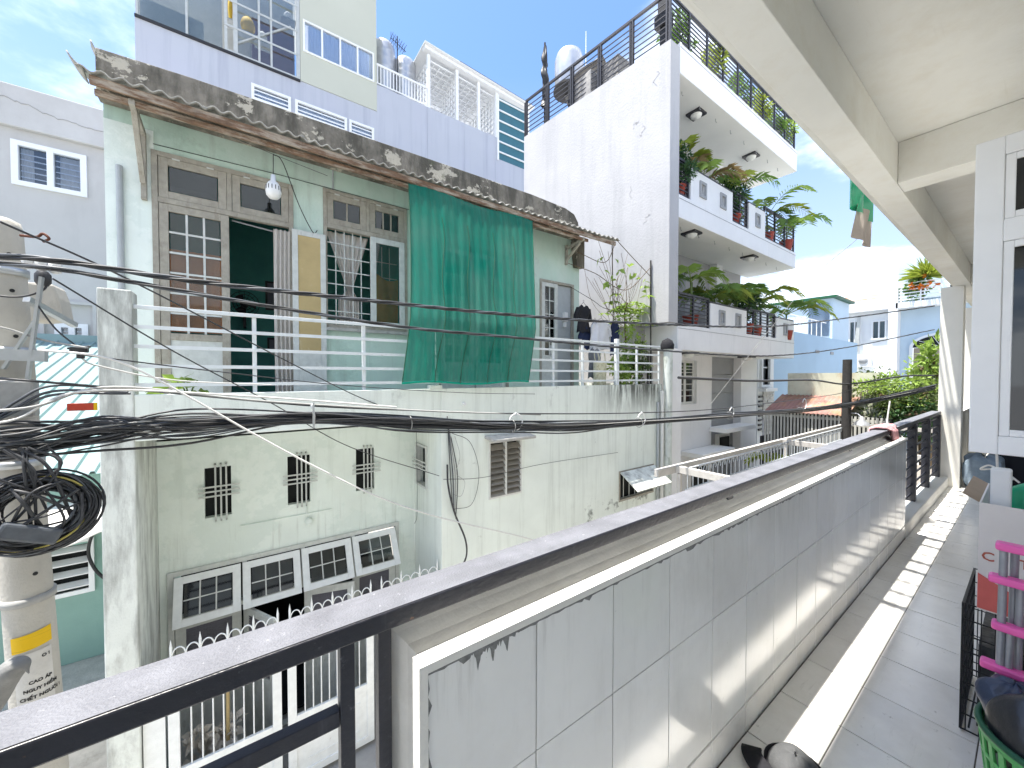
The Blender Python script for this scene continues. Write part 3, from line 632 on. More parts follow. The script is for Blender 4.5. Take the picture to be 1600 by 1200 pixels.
# window in the return wall
m = MB(); frame(m, 'x', 2.27, 2.36, sidew[0] - .02, sidew[1] + .02, sidew[2] - .02, sidew[3] + .02, .035); m.build('side_window_frame', 'grey_wood', H)
MB().box(2.39, sidew[0], sidew[2], 2.395, sidew[1], sidew[3]).build('pane', 'grey_glass', H)
m = MB()
for k in (-1, 0, 1): m.box(2.235, sidew[0] - .05, .17 + k * .06, 2.25, sidew[1] + .08, .188 + k * .06)
m.build('vent_grille', 'grey_wood', H)
# spout and rusty patch pipe in the parapet, drain pipes at the right end
MB().tube([(2.66, YB + .02, 1.17), (2.66, YB - .05, 1.17)], .022, 10).build('spout', 'white_plastic', H)
MB().tube([(7.70, YB - .06, GZ), (7.70, YB - .06, 1.25)], .045, 10).build('drain_pipe', 'slat_white', H)
MB().tube([(7.58, YB - .04, GZ), (7.58, YB - .04, 1.0)], .03, 10).build('drain_pipe', 'pvc_grey', H)

# ------------------------------------------------------------------ white gate with spikes before the porch
G = thing('porch_gate', 'white steel double gate with curled spikes along its top below the green house', 'gate', (.7, 5.05, GZ))
gx = [-.68, .32, .36, 1.36, 1.40, 2.28]
m = MB()
ZG = -1.30
for a, c in ((-.86, -.70), ): m.box(a, 5.03, GZ, c, 5.07, ZG)
m.build('gate_side', 'white_steel', G)
for pi, (a, c) in enumerate(((-.68, .30), (.36, 1.34), (1.42, 2.28))):
    z0 = ZG - .03
    f = MB(); frame(f, 'y', 5.03, 5.07, a, c, GZ + .06, ZG, .09); f.box(a + .09, 5.032, -2.55, c - .09, 5.068, -2.45); leaf_ = f.build('gate_leaf', 'white_steel', G, bev=.004)
    MB().box(a + .091, 5.045, GZ + .15, c - .091, 5.055, -2.551).build('sheet_panel', 'white_steel', leaf_)
    b = MB(); frame(b, 'y', 5.038, 5.0445, a + .17, c - .17, GZ + .25, -2.66, .02); b.build('panel_moulding', 'white_steel', leaf_)
    n = 9
    for i in range(1, n): x = a + .09 + (c - a - .18) * i / n; MB().tube([(x, 5.05, -2.449), (x, 5.05, ZG - .091)], .0075, 6).build('bar', 'white_steel', leaf_)
    ns = 4 if pi < 2 else 3
    for i in range(ns + 1):
        x = a + .03 + (c - a - .06) * i / ns; s_ = MB(); s_.tube([(x, 5.05, ZG), (x, 5.05, ZG + .13), (x, 5.05, ZG + .21)], .008, 6, rr=[.010, .013, .001])
        for sg in (-1, 1):
            pts = []
            if (i == 0 and sg < 0) or (i == ns and sg > 0): continue
            w_ = (c - a - .06) / ns / 2
            for t_ in range(13): a_ = math.pi * t_ / 12; pts.append((x + sg * (w_ * .52 - w_ * .48 * math.cos(a_)), 5.05, ZG + .02 + .095 * math.sin(a_)))
            s_.tube(pts, .007, 5)
        s_.build('spike', 'white_steel', leaf_)
MB().box(-.86, 5.10, GZ, -.80, 5.5, -2.9).build('gate_stop', 'white_steel', G)
MB().tube([(-.22, 5.3, GZ), (-.20, 5.22, -1.55)], .018, 8).build('broom_handle', 'yellow_board'); tag(bpy.data.objects['broom_handle'], 'wooden broom handle standing behind the white gate bars', 'broom')
b = MB(); foliage(b, (-.35, 5.35, -2.55), (.22, .12, .22), 160, .12, .09, 3, 6); b.build('rubbish_sack', 'curtain'); tag(bpy.data.objects['rubbish_sack'], 'crumpled pale sack behind the gate beside the broom handle', 'sack')

# ------------------------------------------------------------------ inside the open door
F = thing('wall_fan', 'dark wall fan inside the open door of the upper floor', 'fan', (-.02, 7.5, 2.55))
b = MB()
for r_ in (.20, .15, .10, .05): b.tube([(.0 + r_ * math.cos(a), 7.45, 2.75 + r_ * math.sin(a)) for a in [6.283 * k / 24 for k in range(25)]], .005, 4)
for k in range(16): a = 6.283 * k / 16; b.tube([(0, 7.45, 2.75), (.2 * math.cos(a), 7.45, 2.75 + .2 * math.sin(a))], .003, 4)
b.build('fan_cage', 'dark_metal', F); MB().lathe([(.05, 0), (.06, .1), (.04, .14)], (0, 0, 0), 14).xf(Matrix.Translation((0, 7.47, 2.75)) @ Matrix.Rotation(R(-90), 4, 'X')).build('fan_motor', 'dark_metal', F); MB().box(-.02, 7.6, 2.4, .02, 7.9, 2.75).build('fan_bracket', 'dark_metal', F)
for k in range(3):
    a = 2.094 * k; MB().grid(4, 4, lambda u, v, a=a: ((.03 + .13 * v) * math.cos(a + .8 * (u - .5)), 7.49 + .03 * u, 2.75 + (.03 + .13 * v) * math.sin(a + .8 * (u - .5)))).build('fan_blade', 'cable_dark' if 'cable_dark' in MATS else 'dark_metal', F)
for i, (x, z, w_, h_) in enumerate(((.30, 2.75, .42, .50), (.62, 2.30, .30, .26), (.32, 2.02, .36, .24))):
    P_ = thing('wall_picture', ['larger dark framed picture on the teal wall inside the open door', 'small dark framed picture right of the larger one inside the door', 'small dark framed picture under the larger one inside the door'][i], 'picture', (x, 7.88, z), 'pictures on the teal room wall')
    f = MB(); frame(f, 'y', 7.86, 7.898, x, x + w_, z, z + h_, .03); f.build('picture_frame', 'dark_metal', P_); MB().box(x + .031, 7.875, z + .031, x + w_ - .031, 7.88, z + h_ - .031).build('picture_print', 'screen_mesh', P_)

# ================================================================== shade net, bulb
def net_material():
    m = bpy.data.materials.new('shade_net'); m.use_nodes = True; t = m.node_tree; t.nodes.clear(); L = t.links.new; N = t.nodes.new
    out = N('ShaderNodeOutputMaterial'); g = N('ShaderNodeNewGeometry'); mp_ = N('ShaderNodeMapping'); mp_.inputs['Scale'].default_value = (26, 3, .35); L(g.outputs['Position'], mp_.inputs[0])
    n = N('ShaderNodeTexNoise'); n.inputs['Scale'].default_value = 1; n.inputs['Detail'].default_value = 4; L(mp_.outputs[0], n.inputs['Vector'])
    n2 = N('ShaderNodeTexNoise'); n2.inputs['Scale'].default_value = 220; L(g.outputs['Position'], n2.inputs['Vector'])
    mr = N('ShaderNodeMapRange'); mr.inputs[1].default_value = .35; mr.inputs[2].default_value = .65; mr.inputs[3].default_value = .76; mr.inputs[4].default_value = .92; L(n.outputs['Fac'], mr.inputs[0])
    a = N('ShaderNodeMath'); a.operation = 'MULTIPLY_ADD'; a.inputs[1].default_value = .25; L(n2.outputs['Fac'], a.inputs[0]); L(mr.outputs[0], a.inputs[2])
    s = N('ShaderNodeMath'); s.operation = 'SUBTRACT'; s.use_clamp = True; s.inputs[1].default_value = .125; L(a.outputs[0], s.inputs[0])
    mc = N('ShaderNodeMix'); mc.data_type = 'RGBA'; mc.inputs['A'].default_value = (.008, .160, .118, 1); mc.inputs['B'].default_value = (.014, .245, .175, 1); L(n.outputs['Fac'], mc.inputs['Factor'])
    n4 = N('ShaderNodeTexNoise'); n4.inputs['Scale'].default_value = 1.3; n4.inputs['Detail'].default_value = 5; L(g.outputs['Position'], n4.inputs['Vector'])
    r4 = N('ShaderNodeMapRange'); r4.inputs[1].default_value = .45; r4.inputs[2].default_value = .72; r4.inputs[4].default_value = .6; L(n4.outputs['Fac'], r4.inputs[0])
    m4 = N('ShaderNodeMix'); m4.data_type = 'RGBA'; m4.inputs['B'].default_value = (.10, .26, .20, 1); L(r4.outputs[0], m4.inputs['Factor']); L(mc.outputs['Result'], m4.inputs['A'])
    d = N('ShaderNodeBsdfDiffuse'); L(m4.outputs['Result'], d.inputs[0]); tl = N('ShaderNodeBsdfTranslucent'); tl.inputs[0].default_value = (.02, .36, .25, 1)
    m1 = N('ShaderNodeMixShader'); m1.inputs[0].default_value = .30; L(d.outputs[0], m1.inputs[1]); L(tl.outputs[0], m1.inputs[2])
    tr = N('ShaderNodeBsdfTransparent'); m2 = N('ShaderNodeMixShader'); L(s.outputs[0], m2.inputs[0]); L(tr.outputs[0], m2.inputs[1]); L(m1.outputs[0], m2.inputs[2]); L(m2.outputs[0], out.inputs[0])
    MATS['shade_net'] = m
net_material()
def netf(u, v):
    xt = 1.995 + 2.34 * u; xb = 1.70 + 2.14 * u
    x = xt + (xb - xt) * v + .02 * math.sin(v * 3.1) * (1 - u) * 2
    z = 4.43 - 2.945 * v + .02 * math.sin(u * 9)
    y = 5.44 - .53 * min(1, v / .70) + .008 * math.sin(u * 13 + 2 * v) * (.3 + v) + .004 * math.sin(u * 41 + 3 * v) + .006 * math.sin(u * 97)
    return (x, y, z)
nb = thing('shade_net', 'green shade net hanging from the eave over the balcony railing', 'net', (2.9, 5.2, 1.49))
MB().grid(90, 40, netf).build('netting', 'shade_net', nb)
b = MB(); b.tube([netf(i / 60, 1) for i in range(61)], .014, 6); b.build('hem', 'net_green', nb)
for uu in (0, 1): b = MB(); b.tube([netf(uu, i / 40) for i in range(41)], .006, 5); b.build('edge_cord', 'dark_green_plastic', nb)
for uu in (.22, .41, .62, .80): b = MB(); b.tube([Vector(netf(uu + .01 * math.sin(i * .3), .15 + .85 * i / 40)) + Vector((0, -.012, 0)) for i in range(41)], .005, 4); b.build('fold', 'dark_green_plastic', nb)
mat('bulb_white', (.82, .82, .80), .35, .02, 8, 0)
bl = thing('hanging_bulb', 'white bulb lamp hanging on a wire under the left eave', 'lamp', (.313, 5.6, 3.83))
MB().lathe([(.001, 0), (.05, .012), (.078, .045), (.086, .09), (.084, .15), (.055, .205), (.03, .225), (.026, .30), (.001, .302)], (.313, 5.6, 3.80), 20).build('bulb', 'bulb_white', bl)
for k in range(14):
    a = 6.283 * k / 14; MB().box(-.004, -.004, 0, .004, .004, .05).xf(Matrix.Translation((.313 + .0835 * math.cos(a), 5.6 + .0835 * math.sin(a), 3.905)) @ Matrix.Rotation(a, 4, 'Z')).build('cooling_slot', 'dark_metal', bl)
MB().tube([(.313, 5.6, 4.09), (.316, 5.6, 4.36)], .005, 5).build('flex', 'dark_metal', bl)
MB().tube(smoothpath([(.316, 5.6, 4.36), (.42, 5.64, 4.31), (.62, 5.85, 3.9), (.80, 5.98, 3.62), (.86, 6.0, 3.66)]), .006, 5).build('flex', 'dark_metal', bl)
MB().tube([(-.2, 5.56, 4.42), (.316, 5.6, 4.36), (.95, 5.7, 4.33)], .003, 4).build('support_wire', 'dark_metal', bl)

# ================================================================== terrace: washing, plants, vine
mat('cloth_white', (.74, .74, .76), .9, .06, 8, .3, 30, trans=.15)
mat('cloth_black', (.018, .018, .022), .9, .2, 8, .3, 30)
mat('cloth_navy', (.02, .03, .075), .9, .2, 8, .3, 30)
mat('cloth_grey', (.20, .21, .22), .9, .2, 8, .3, 30)
mat('cloth_pattern', (.62, .60, .45), .9, .1, 8, .2, 30, stains=[((.35, .33, .18), (16, 16, 16), .5, .6, .6)])
mat('leaf_light', (.28, .40, .08), .55, .25, 3, 0, spec=.35, trans=.35)
mat('leaf_mid', (.17, .29, .06), .5, .3, 3, 0, spec=.4, trans=.4)
mat('leaf_dark', (.04, .10, .03), .45, .3, 3, 0, spec=.45, trans=.2)
mat('leaf_yellow', (.30, .36, .05), .5, .3, 3, 0, spec=.4, trans=.35)
mat('leaf_olive', (.10, .14, .05), .6, .3, 3, 0, spec=.35, trans=.25)
mat('leaf_dry', (.26, .19, .08), .8, .3, 3, 0, trans=.3)
mat('stem_brown', (.14, .10, .06), .85, .2, 20, .2)
mat('stem_green', (.14, .20, .06), .6, .2, 20, 0)
mat('pot_red', (.32, .06, .04), .6, .1, 10, .05)
mat('pot_grey', (.30, .30, .29), .8, .1, 10, .1)
mat('wood_pole', (.06, .055, .05), .85, .2, 20, .2)
def shirt(name, x, y, zt, L, w, m, label, sleeves=True, seed=0, rot=0.):
    q = random.Random(seed); T = thing(name, label, 'clothing', (x, y, zt - L), 'washing hung at the end of the balcony')
    def fn(u, v):
        a = u * 2 * math.pi; ww = w / 2 * (1 - .35 * max(0, 1 - v * 9) + .06 * v) * (1 + .05 * math.sin(v * 7 + seed)); p = Vector((ww * math.cos(a), (.05 + .02 * math.sin(v * 5 + seed)) * math.sin(a) + .02 * math.sin(a * 3 + v * 6), -L * v + .02 * math.sin(a * 4)))
        p = Matrix.Rotation(rot, 3, 'Z') @ p; return (x + p.x, y + p.y, zt + p.z)
    MB().grid(26, 14, fn).build('garment', m, T)
    if sleeves:
        for s_ in (-1, 1):
            d = Matrix.Rotation(rot, 3, 'Z') @ Vector((s_ * w * .42, 0, 0)); d2 = Matrix.Rotation(rot, 3, 'Z') @ Vector((s_ * w * .62, .02, 0))
            MB().tube([(x + d.x, y + d.y, zt - .05), (x + d2.x, y + d2.y, zt - .05 - L * .28), (x + d2.x, y + d2.y, zt - .05 - L * .42)], .06, 8, rr=[.06, .055, .06]).build('sleeve', m, T)
    b = MB(); b.tube([(x, y, zt + .09), (x + .02, y, zt + .12), (x + .0, y, zt + .14), (x - .02, y, zt + .11)], .004, 4); d = Matrix.Rotation(rot, 3, 'Z') @ Vector((w * .4, 0, 0)); b.tube([(x - d.x, y - d.y, zt - .02), (x, y, zt + .09), (x + d.x, y + d.y, zt - .02)], .005, 5); b.build('hanger', 'dark_metal', T)
shirt('black_jacket', 5.86, 5.62, 3.06, .55, .32, 'cloth_black', 'black jacket at the left end of the washing line', True, 1)
shirt('navy_shirt', 6.02, 5.66, 2.62, .45, .30, 'cloth_navy', 'dark navy shirt hanging below the black jacket', True, 2)
shirt('white_shirt', 6.42, 5.62, 2.78, .60, .48, 'cloth_white', 'white shirt hanging in the middle of the washing line', True, 3)
shirt('white_vest', 6.14, 5.55, 2.70, .62, .26, 'cloth_white', 'narrow white vest hanging left of the white shirt', False, 4)
shirt('blue_trousers', 6.86, 5.60, 2.80, .75, .26, 'cloth_navy', 'navy trousers at the right end of the washing line', False, 5)
shirt('grey_trousers', 6.08, 5.50, 2.15, .60, .34, 'cloth_grey', 'grey trousers hanging behind the balcony rail', False, 6)
tag(MB().tube(smoothpath([(5.8, 5.98, 3.55), (6.2, 5.7, 3.26), (6.6, 5.6, 3.08), (7.5, 5.5, 3.1)]), .006, 5).build('washing_line', 'dark_metal'), 'thin washing line above the hanging clothes', 'line')
# patterned bag hung on the rail
bg_ = thing('patterned_bag', 'pale patterned carrier bag standing behind the balcony rail', 'bag', (6.0, 5.3, 1.4))
MB().grid(20, 8, lambda u, v: (6.02 + (.26 + .05 * v) * math.cos(u * 6.283) * .6, 5.3 + .09 * math.sin(u * 6.283), 1.13 + .72 * v + .05 * abs(math.sin(u * 12)) * v)).build('bag_body', 'cloth_pattern', bg_)
for s_ in (-.1, .1): MB().tube(smoothpath([(5.93 + s_ * .2, 5.3, 1.8), (5.95 + s_, 5.3, 2.05), (6.05 + s_, 5.3, 2.08), (6.1 + s_, 5.3, 1.8)]), .01, 5).build('bag_handle', 'cloth_pattern', bg_)
def potted(name, x, y, z, pr, ph, mp_, lm, crown, n, L, w, label, seed, cat='potted plant', group=None, stems=4, clumps=9):
    T = thing(name, label, cat, (x, y, z), group)
    MB().lathe([(pr * .72, 0), (pr, ph), (pr * 1.08, ph), (pr * 1.08, ph + .03), (pr * .9, ph + .03), (pr * .85, ph - .02), (.001, ph - .02)], (x, y, z), 16).build('pot', mp_, T)
    q = random.Random(seed); cz = z + ph + crown[2] * 1.0
    for k in range(stems):
        a = q.uniform(0, 6.28); r_ = q.uniform(.2, .7); MB().tube([(x, y, z + ph - .03), (x + crown[0] * r_ * .4 * math.cos(a), y + crown[1] * r_ * .4 * math.sin(a), z + ph + crown[2] * .8), (x + crown[0] * r_ * math.cos(a), y + crown[1] * r_ * math.sin(a), z + ph + crown[2] * 1.5)], .008, 5).build('stem', 'stem_green', T)
    m = MB(); foliage(m, (x, y, cz), crown, n, L, w, seed, clumps); m.build('leaves', lm, T); return T
potted('potted_shrub', 6.75, 5.45, 1.12, .15, .24, 'pot_red', 'leaf_light', (.36, .3, .45), 420, .11, .055, 'bright leafy shrub in a red pot behind the balcony rail', 21)
potted('potted_shrub', 7.15, 5.55, 1.12, .17, .28, 'pot_grey', 'leaf_mid', (.34, .3, .42), 420, .10, .05, 'darker leafy shrub in a grey pot behind the balcony rail', 22)
potted('potted_shrub', 7.50, 5.40, 1.12, .14, .22, 'pot_red', 'leaf_olive', (.26, .25, .50), 330, .10, .045, 'olive shrub in a red pot at the terrace corner', 23)
# papaya-like climber with spreading light leaves and bare runners
T = thing('climbing_plant', 'light green climber spreading over wires at the end of the terrace', 'plant', (7.3, 5.6, 1.12))
MB().tube(smoothpath([(7.25, 5.6, 1.3), (7.28, 5.62, 2.2), (7.2, 5.6, 3.0), (7.3, 5.6, 3.3)]), .018, 6).build('stem', 'stem_brown', T)
q = random.Random(31); m = MB()
for k in range(46):
    c = Vector((q.uniform(6.75, 8.0), q.uniform(5.3, 5.9), q.gauss(3.12, .16)))
    for j in range(7): a = 6.283 * j / 7 + q.random(); leaf(m, c, (math.cos(a), math.sin(a), -.1), (0, 0, 1), q.uniform(.12, .2), .07, .2)
m.build('leaves', 'leaf_light', T)
m = MB(); foliage(m, (7.25, 5.5, 2.4), (.45, .3, .75), 460, .10, .05, 32, 16); m.build('leaves', 'leaf_light', T)
m = MB()
for k in range(26):
    c = Vector((q.uniform(6.2, 8.0), 5.5, q.uniform(3.5, 4.2))); leaf(m, c, rdir(q), rdir(q), .16, .11, .3)
m.build('leaves', 'leaf_light', T)
m = MB()
for k in range(26):
    a = Vector((q.uniform(5.9, 7.9), q.uniform(5.4, 5.8), q.uniform(3.6, 4.5))); e = Vector((q.uniform(6.6, 7.6), 5.6, q.uniform(2.6, 3.3))); mid = (a + e) / 2 + Vector((q.uniform(-.3, .3), 0, q.uniform(-.35, .1))); m.tube(smoothpath([a, mid, e], 6), .005, 4)
m.build('runners', 'stem_brown', T)
tag(MB().tube([(7.97, 5.42, 1.12), (7.93, 5.42, 4.35)], .018, 8).build('garden_stake', 'wood_pole'), 'thin dark stake at the right end of the terrace', 'stake')
tag(MB().tube([(7.22, 5.9, 1.12), (7.10, 5.9, 4.9)], .012, 6).build('garden_stake', 'wood_pole'), 'tall thin stake standing among the terrace climber', 'stake')
for i, pts in enumerate([[(5.78, 6.0, 4.05), (6.3, 5.7, 3.85), (7.1, 5.5, 3.55), (7.95, 5.42, 4.2)], [(6.7, 5.45, 4.6), (7.3, 5.45, 4.3), (8.05, 5.45, 3.95)], [(5.98, 5.9, 4.3), (6.5, 5.6, 4.1), (6.7, 5.47, 4.52)]]):
    tag(MB().tube(smoothpath(pts), .008, 5).build('trellis_wire', 'stem_brown'), ['sagging trellis wire from the eave bracket to the dark stake', 'straight trellis wire from the eave corner over the climber', 'short trellis wire under the eave corner'][i], 'wire')
potted('balcony_plant', -.50, 5.32, 1.12, .14, .22, 'pot_grey', 'leaf_light', (.20, .14, .13), 22, .19, .08, 'broad leaved plant at the left end of the balcony by the pillar', 41, stems=3, clumps=4)

# ================================================================== white four storey building
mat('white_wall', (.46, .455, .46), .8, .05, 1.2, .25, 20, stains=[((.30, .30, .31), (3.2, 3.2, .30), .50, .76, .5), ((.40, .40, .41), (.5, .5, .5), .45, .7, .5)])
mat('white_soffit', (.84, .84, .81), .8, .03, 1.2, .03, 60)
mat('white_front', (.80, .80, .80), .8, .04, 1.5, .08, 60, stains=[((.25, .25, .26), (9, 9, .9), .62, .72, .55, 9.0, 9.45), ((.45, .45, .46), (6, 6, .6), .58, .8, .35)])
mat('iron', (.035, .035, .042), .45, .15, 12, .05, spec=.4)
mat('grey_panel', (.33, .34, .35), .7, .06, 3, .05)
mat('crack', (.36, .35, .35), .95, .1, 20, 0)
mat('lamp_glass', (.80, .80, .76), .35, .02, 8, 0)
WB = thing('white_building', 'tall white building with three planted balconies at the right of the green house', 'building', (12, 7, GZ))
XL, XR, YW = 8.02, 15.75, 5.0
foot = [(XL, YW), (7.42, 9.75), (7.42, 12), (15.2, 12), (15.2, 6.55), (8.9, 6.55), (8.9, YW + .9), (XL + .25, YW + .9), (XL + .25, YW)]
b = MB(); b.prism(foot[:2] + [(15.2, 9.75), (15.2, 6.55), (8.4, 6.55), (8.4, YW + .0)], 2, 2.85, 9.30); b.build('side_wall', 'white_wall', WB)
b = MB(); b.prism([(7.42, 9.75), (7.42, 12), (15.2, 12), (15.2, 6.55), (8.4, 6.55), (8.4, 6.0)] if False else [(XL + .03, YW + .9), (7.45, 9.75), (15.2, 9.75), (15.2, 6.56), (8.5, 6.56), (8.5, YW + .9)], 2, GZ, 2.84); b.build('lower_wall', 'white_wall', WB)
# slabs with the front beams
for zi, (zb, zt) in enumerate(((2.22, 2.83), (5.36, 5.90), (8.72, 9.42))):
    MB().box(8.405, YW - (.0 if zi else .0), zb, XR, 6.545, zt).build('balcony_slab', 'white_front', WB, bev=.008)
    MB().box(8.41, YW + .01, zb - .004, XR - .02, 6.54, zb - .001).build('soffit', 'white_soffit', WB)
    MB().box(8.42, YW - .006, zt - .10, XR - .002, YW - .001, zt - .088).build('drip_groove', 'grey_panel', WB)
# cracks on the side wall near the front corner
q = random.Random(8); m = MB()
n_ = Vector((9.75 - YW, 0, 0)); wd = Vector((7.42 - XL, 9.75 - YW, 0)).normalized(); nn = Vector((wd.y, -wd.x, 0)) * -1
for k in range(5):
    s0 = q.uniform(.05, 1.3); z0 = q.uniform(5.0, 8.9); pts = []
    for j in range(9):
        pts.append(Vector((XL, YW, 0)) + wd * max(.02, s0) + nn * .004 + Vector((0, 0, z0))); s0 += q.uniform(-.05, .10); z0 += q.uniform(-.10, .04)
    for p_, r_ in zip(pts, pts[1:]): m.bar(p_, r_, .005, .003, nn)
    m.build('wall_crack', 'crack', WB); m = MB()
def iron_rail(x0, x1, zb, zt, y, npost, nbar, par, name='balcony_rail', ends=True):
    T = MB(); T.box(x0, y - .025, zt - .05, x1, y + .025, zt); o = T.build(name, 'iron', par)
    for k in range(npost + 1): x = x0 + (x1 - x0 - .05) * k / npost; MB().box(x, y - .024, zb, x + .05, y + .024, zt - .051).build('post', 'iron', o)
    for k in range(nbar): z = zb + (zt - zb - .05) * (k + .6) / nbar; MB().box(x0, y - .01, z - .012, x1, y + .01, z + .012).build('bar', 'iron', o)
    return o
def block_parapet(x0, x1, zb, zt, y, wx, par):
    hs = [(x - .10, x + .10, (zb + zt) / 2 - .14, (zb + zt) / 2 + .14) for x in wx]
    o = wall('y', y, y + .14, x0, x1, zb, zt, hs).build('solid_parapet', 'white_front', par)
    for h_ in hs: f = MB(); frame(f, 'y', y - .03, y - .001, h_[0] - .06, h_[1] + .06, h_[2] - .06, h_[3] + .06, .07); f.build('square_opening', 'grey_panel', o)
    MB().box(x0, y + .01, zt + .001, x1, y + .13, zt + .05).build('coping', 'iron', o)
# second floor balcony
iron_rail(8.42, 9.95, 2.835, 3.62, YW + .06, 2, 8, WB)
block_parapet(9.96, 12.05, 2.832, 3.50, YW + .01, (10.55, 11.5), WB)
iron_rail(12.06, 14.2, 2.835, 3.62, YW + .06, 4, 8, WB)
block_parapet(14.22, XR - .01, 2.832, 3.50, YW + .01, (14.95,), WB)
# third floor balcony
iron_rail(8.42, 8.92, 5.905, 6.80, YW + .06, 1, 8, WB)
block_parapet(8.94, 11.1, 5.902, 6.68, YW + .01, (9.5, 10.55), WB)
iron_rail(11.12, 12.1, 5.905, 6.80, YW + .06, 2, 8, WB)
block_parapet(12.12, 13.25, 5.902, 6.68, YW + .01, (12.7,), WB)
iron_rail(13.27, XR - .02, 5.905, 6.90, YW + .06, 3, 9, WB)
# roof terrace railing, front and along the side wall
iron_rail(8.05, XR - .02, 9.425, 10.45, YW + .08, 9, 9, WB, 'roof_rail')
T = MB(); a = Vector((8.05, YW + .08, 0)); e = Vector((7.46, 9.7, 0))
T.bar(a + Vector((0, 0, 10.42)), e + Vector((0, 0, 10.42)), .06, .06); rr_ = T.build('roof_rail', 'iron', WB)
for k in range(6): p = a.lerp(e, k / 5); MB().box(p.x - .03, p.y - .06, 9.30, p.x + .03, p.y - .015, 10.388).box(p.x - .03, p.y + .015, 9.30, p.x + .03, p.y + .06, 10.388).build('post', 'iron', rr_)
for k in range(7): z = 9.42 + .135 * k; MB().bar(a + Vector((0, 0, z)), e + Vector((0, 0, z)), .018, .022).build('bar', 'iron', rr_)
# inner balcony walls: door frames and pilasters
for z0, z1 in ((2.84, 5.35), (5.91, 8.71)):
    MB().box(10.6, 6.50, z0, 11.35, 6.549, z1 - .35).build('balcony_door', 'grey_panel', WB); MB().box(9.1, 6.50, z0, 9.9, 6.549, z1 - .5).build('balcony_door', 'pvc_grey', WB)
    MB().box(12.9, 6.30, z0, 13.3, 6.548, z1 - .002).build('pilaster', 'white_front', WB)
for x, y, z in ((10.05, 5.5, 8.715), (13.4, 5.5, 8.715), (9.6, 5.35, 5.355), (13.0, 5.35, 5.355), (9.5, 5.35, 2.215), (12.9, 5.35, 2.215)):
    o = MB().box(x - .19, y - .19, z - .05, x + .19, y + .19, z).build('ceiling_lamp', 'iron', WB); MB().lathe([(.001, -.16), (.08, -.14), (.13, -.10), (.145, -.051)], (x, y, z), 16).build('lamp_bowl', 'lamp_glass', o)
for zb in (8.72, 5.36):
    for k in range(8): x = 9.0 + k * .85; MB().tube([(x, 5.3, zb - .002), (x, 5.3, zb - .07), (x + .03, 5.3, zb - .10), (x + .06, 5.3, zb - .07)], .007, 5).build('ceiling_hook', 'grey_tube', WB)
# ground floor front: recessed window, grey panels, pilasters, canopies
yv = 6.0
lw_ = (10.15, 11.15, .75, 2.05)
wall('y', yv, yv + .12, 8.9, 12.05, GZ, 2.21, [lw_]).build('front_wall', 'white_front', WB)
f = MB(); frame(f, 'y', yv + .09, yv + .14, *lw_, .07); f.box(10.60, yv + .09, .82, 10.70, yv + .139, 1.98); f.box(10.22, yv + .091, 1.52, 10.6, yv + .138, 1.60); f.box(10.7, yv + .091, 1.52, 11.08, yv + .138, 1.60); wf = f.build('window_frame', 'slat_white', WB)
for a_, c_ in ((10.221, 10.599), (10.701, 11.079)):
    for z0, z1 in ((.821, 1.519), (1.601, 1.979)):
        MB().box(a_, yv + .115, z0, c_, yv + .12, z1).build('pane', 'grey_glass', wf)
        gm = MB()
        for j in (1, 2, 3): z = z0 + (z1 - z0) * j / 4; gm.box(a_, yv + .10, z - .01, c_, yv + .11, z + .01)
        gm.build('grille', 'slat_white', wf)
for j in range(9):
    z0 = GZ + j * .62; z1 = min(z0 + .605, 2.21)
    if z0 < 2.2: MB().box(12.06, yv + .20, z0, 13.95, yv + .24, z1).build('cladding_panel', 'grey_panel' if j >= 0 else 'grey_panel', WB)
MB().box(13.96, yv - .05, GZ, 15.2, yv + .45, 2.21).build('pilaster', 'white_front', WB)
for x0, x1, y0, z in ((10.3, 12.2, 5.35, -.60), (11.9, 13.9, 5.45, -.02)): MB().box(x0, y0, z - .14, x1, yv - .001, z).build('door_canopy', 'white_soffit', WB, bev=.01)
MB().box(12.7, yv + .10, -1.1, 13.5, yv + .199, -.35).build('small_window', 'slat_white', WB); MB().box(12.8, yv + .06, -1.0, 13.4, yv + .099, -.45).build('window_opening', 'dark_room', WB)
MB().box(10.9, yv - .02, -2.6, 11.8, yv - .001, -.95).build('doorway', 'dark_room', WB)
# front boundary pillar with moss and black cap
mat('moss_pillar', (.62, .66, .62), .9, .08, 5, .25, 40, stains=[((.18, .22, .16), (9, 9, 3), .50, .66, .6)])
MB().box(8.02, 4.90, GZ, 8.42, 4.995, 2.22).build('boundary_pillar', 'white_front', WB, bev=.006)
MB().tube([(7.90, 4.93, GZ), (7.90, 4.93, 2.25)], .10, 14).build('moss_pipe', 'moss_pillar', WB)
MB().lathe([(.14, 0), (.15, .1), (.11, .2), (.001, .26)], (7.90, 4.95, 2.20), 14).build('pipe_hood', 'cloth_black', WB)
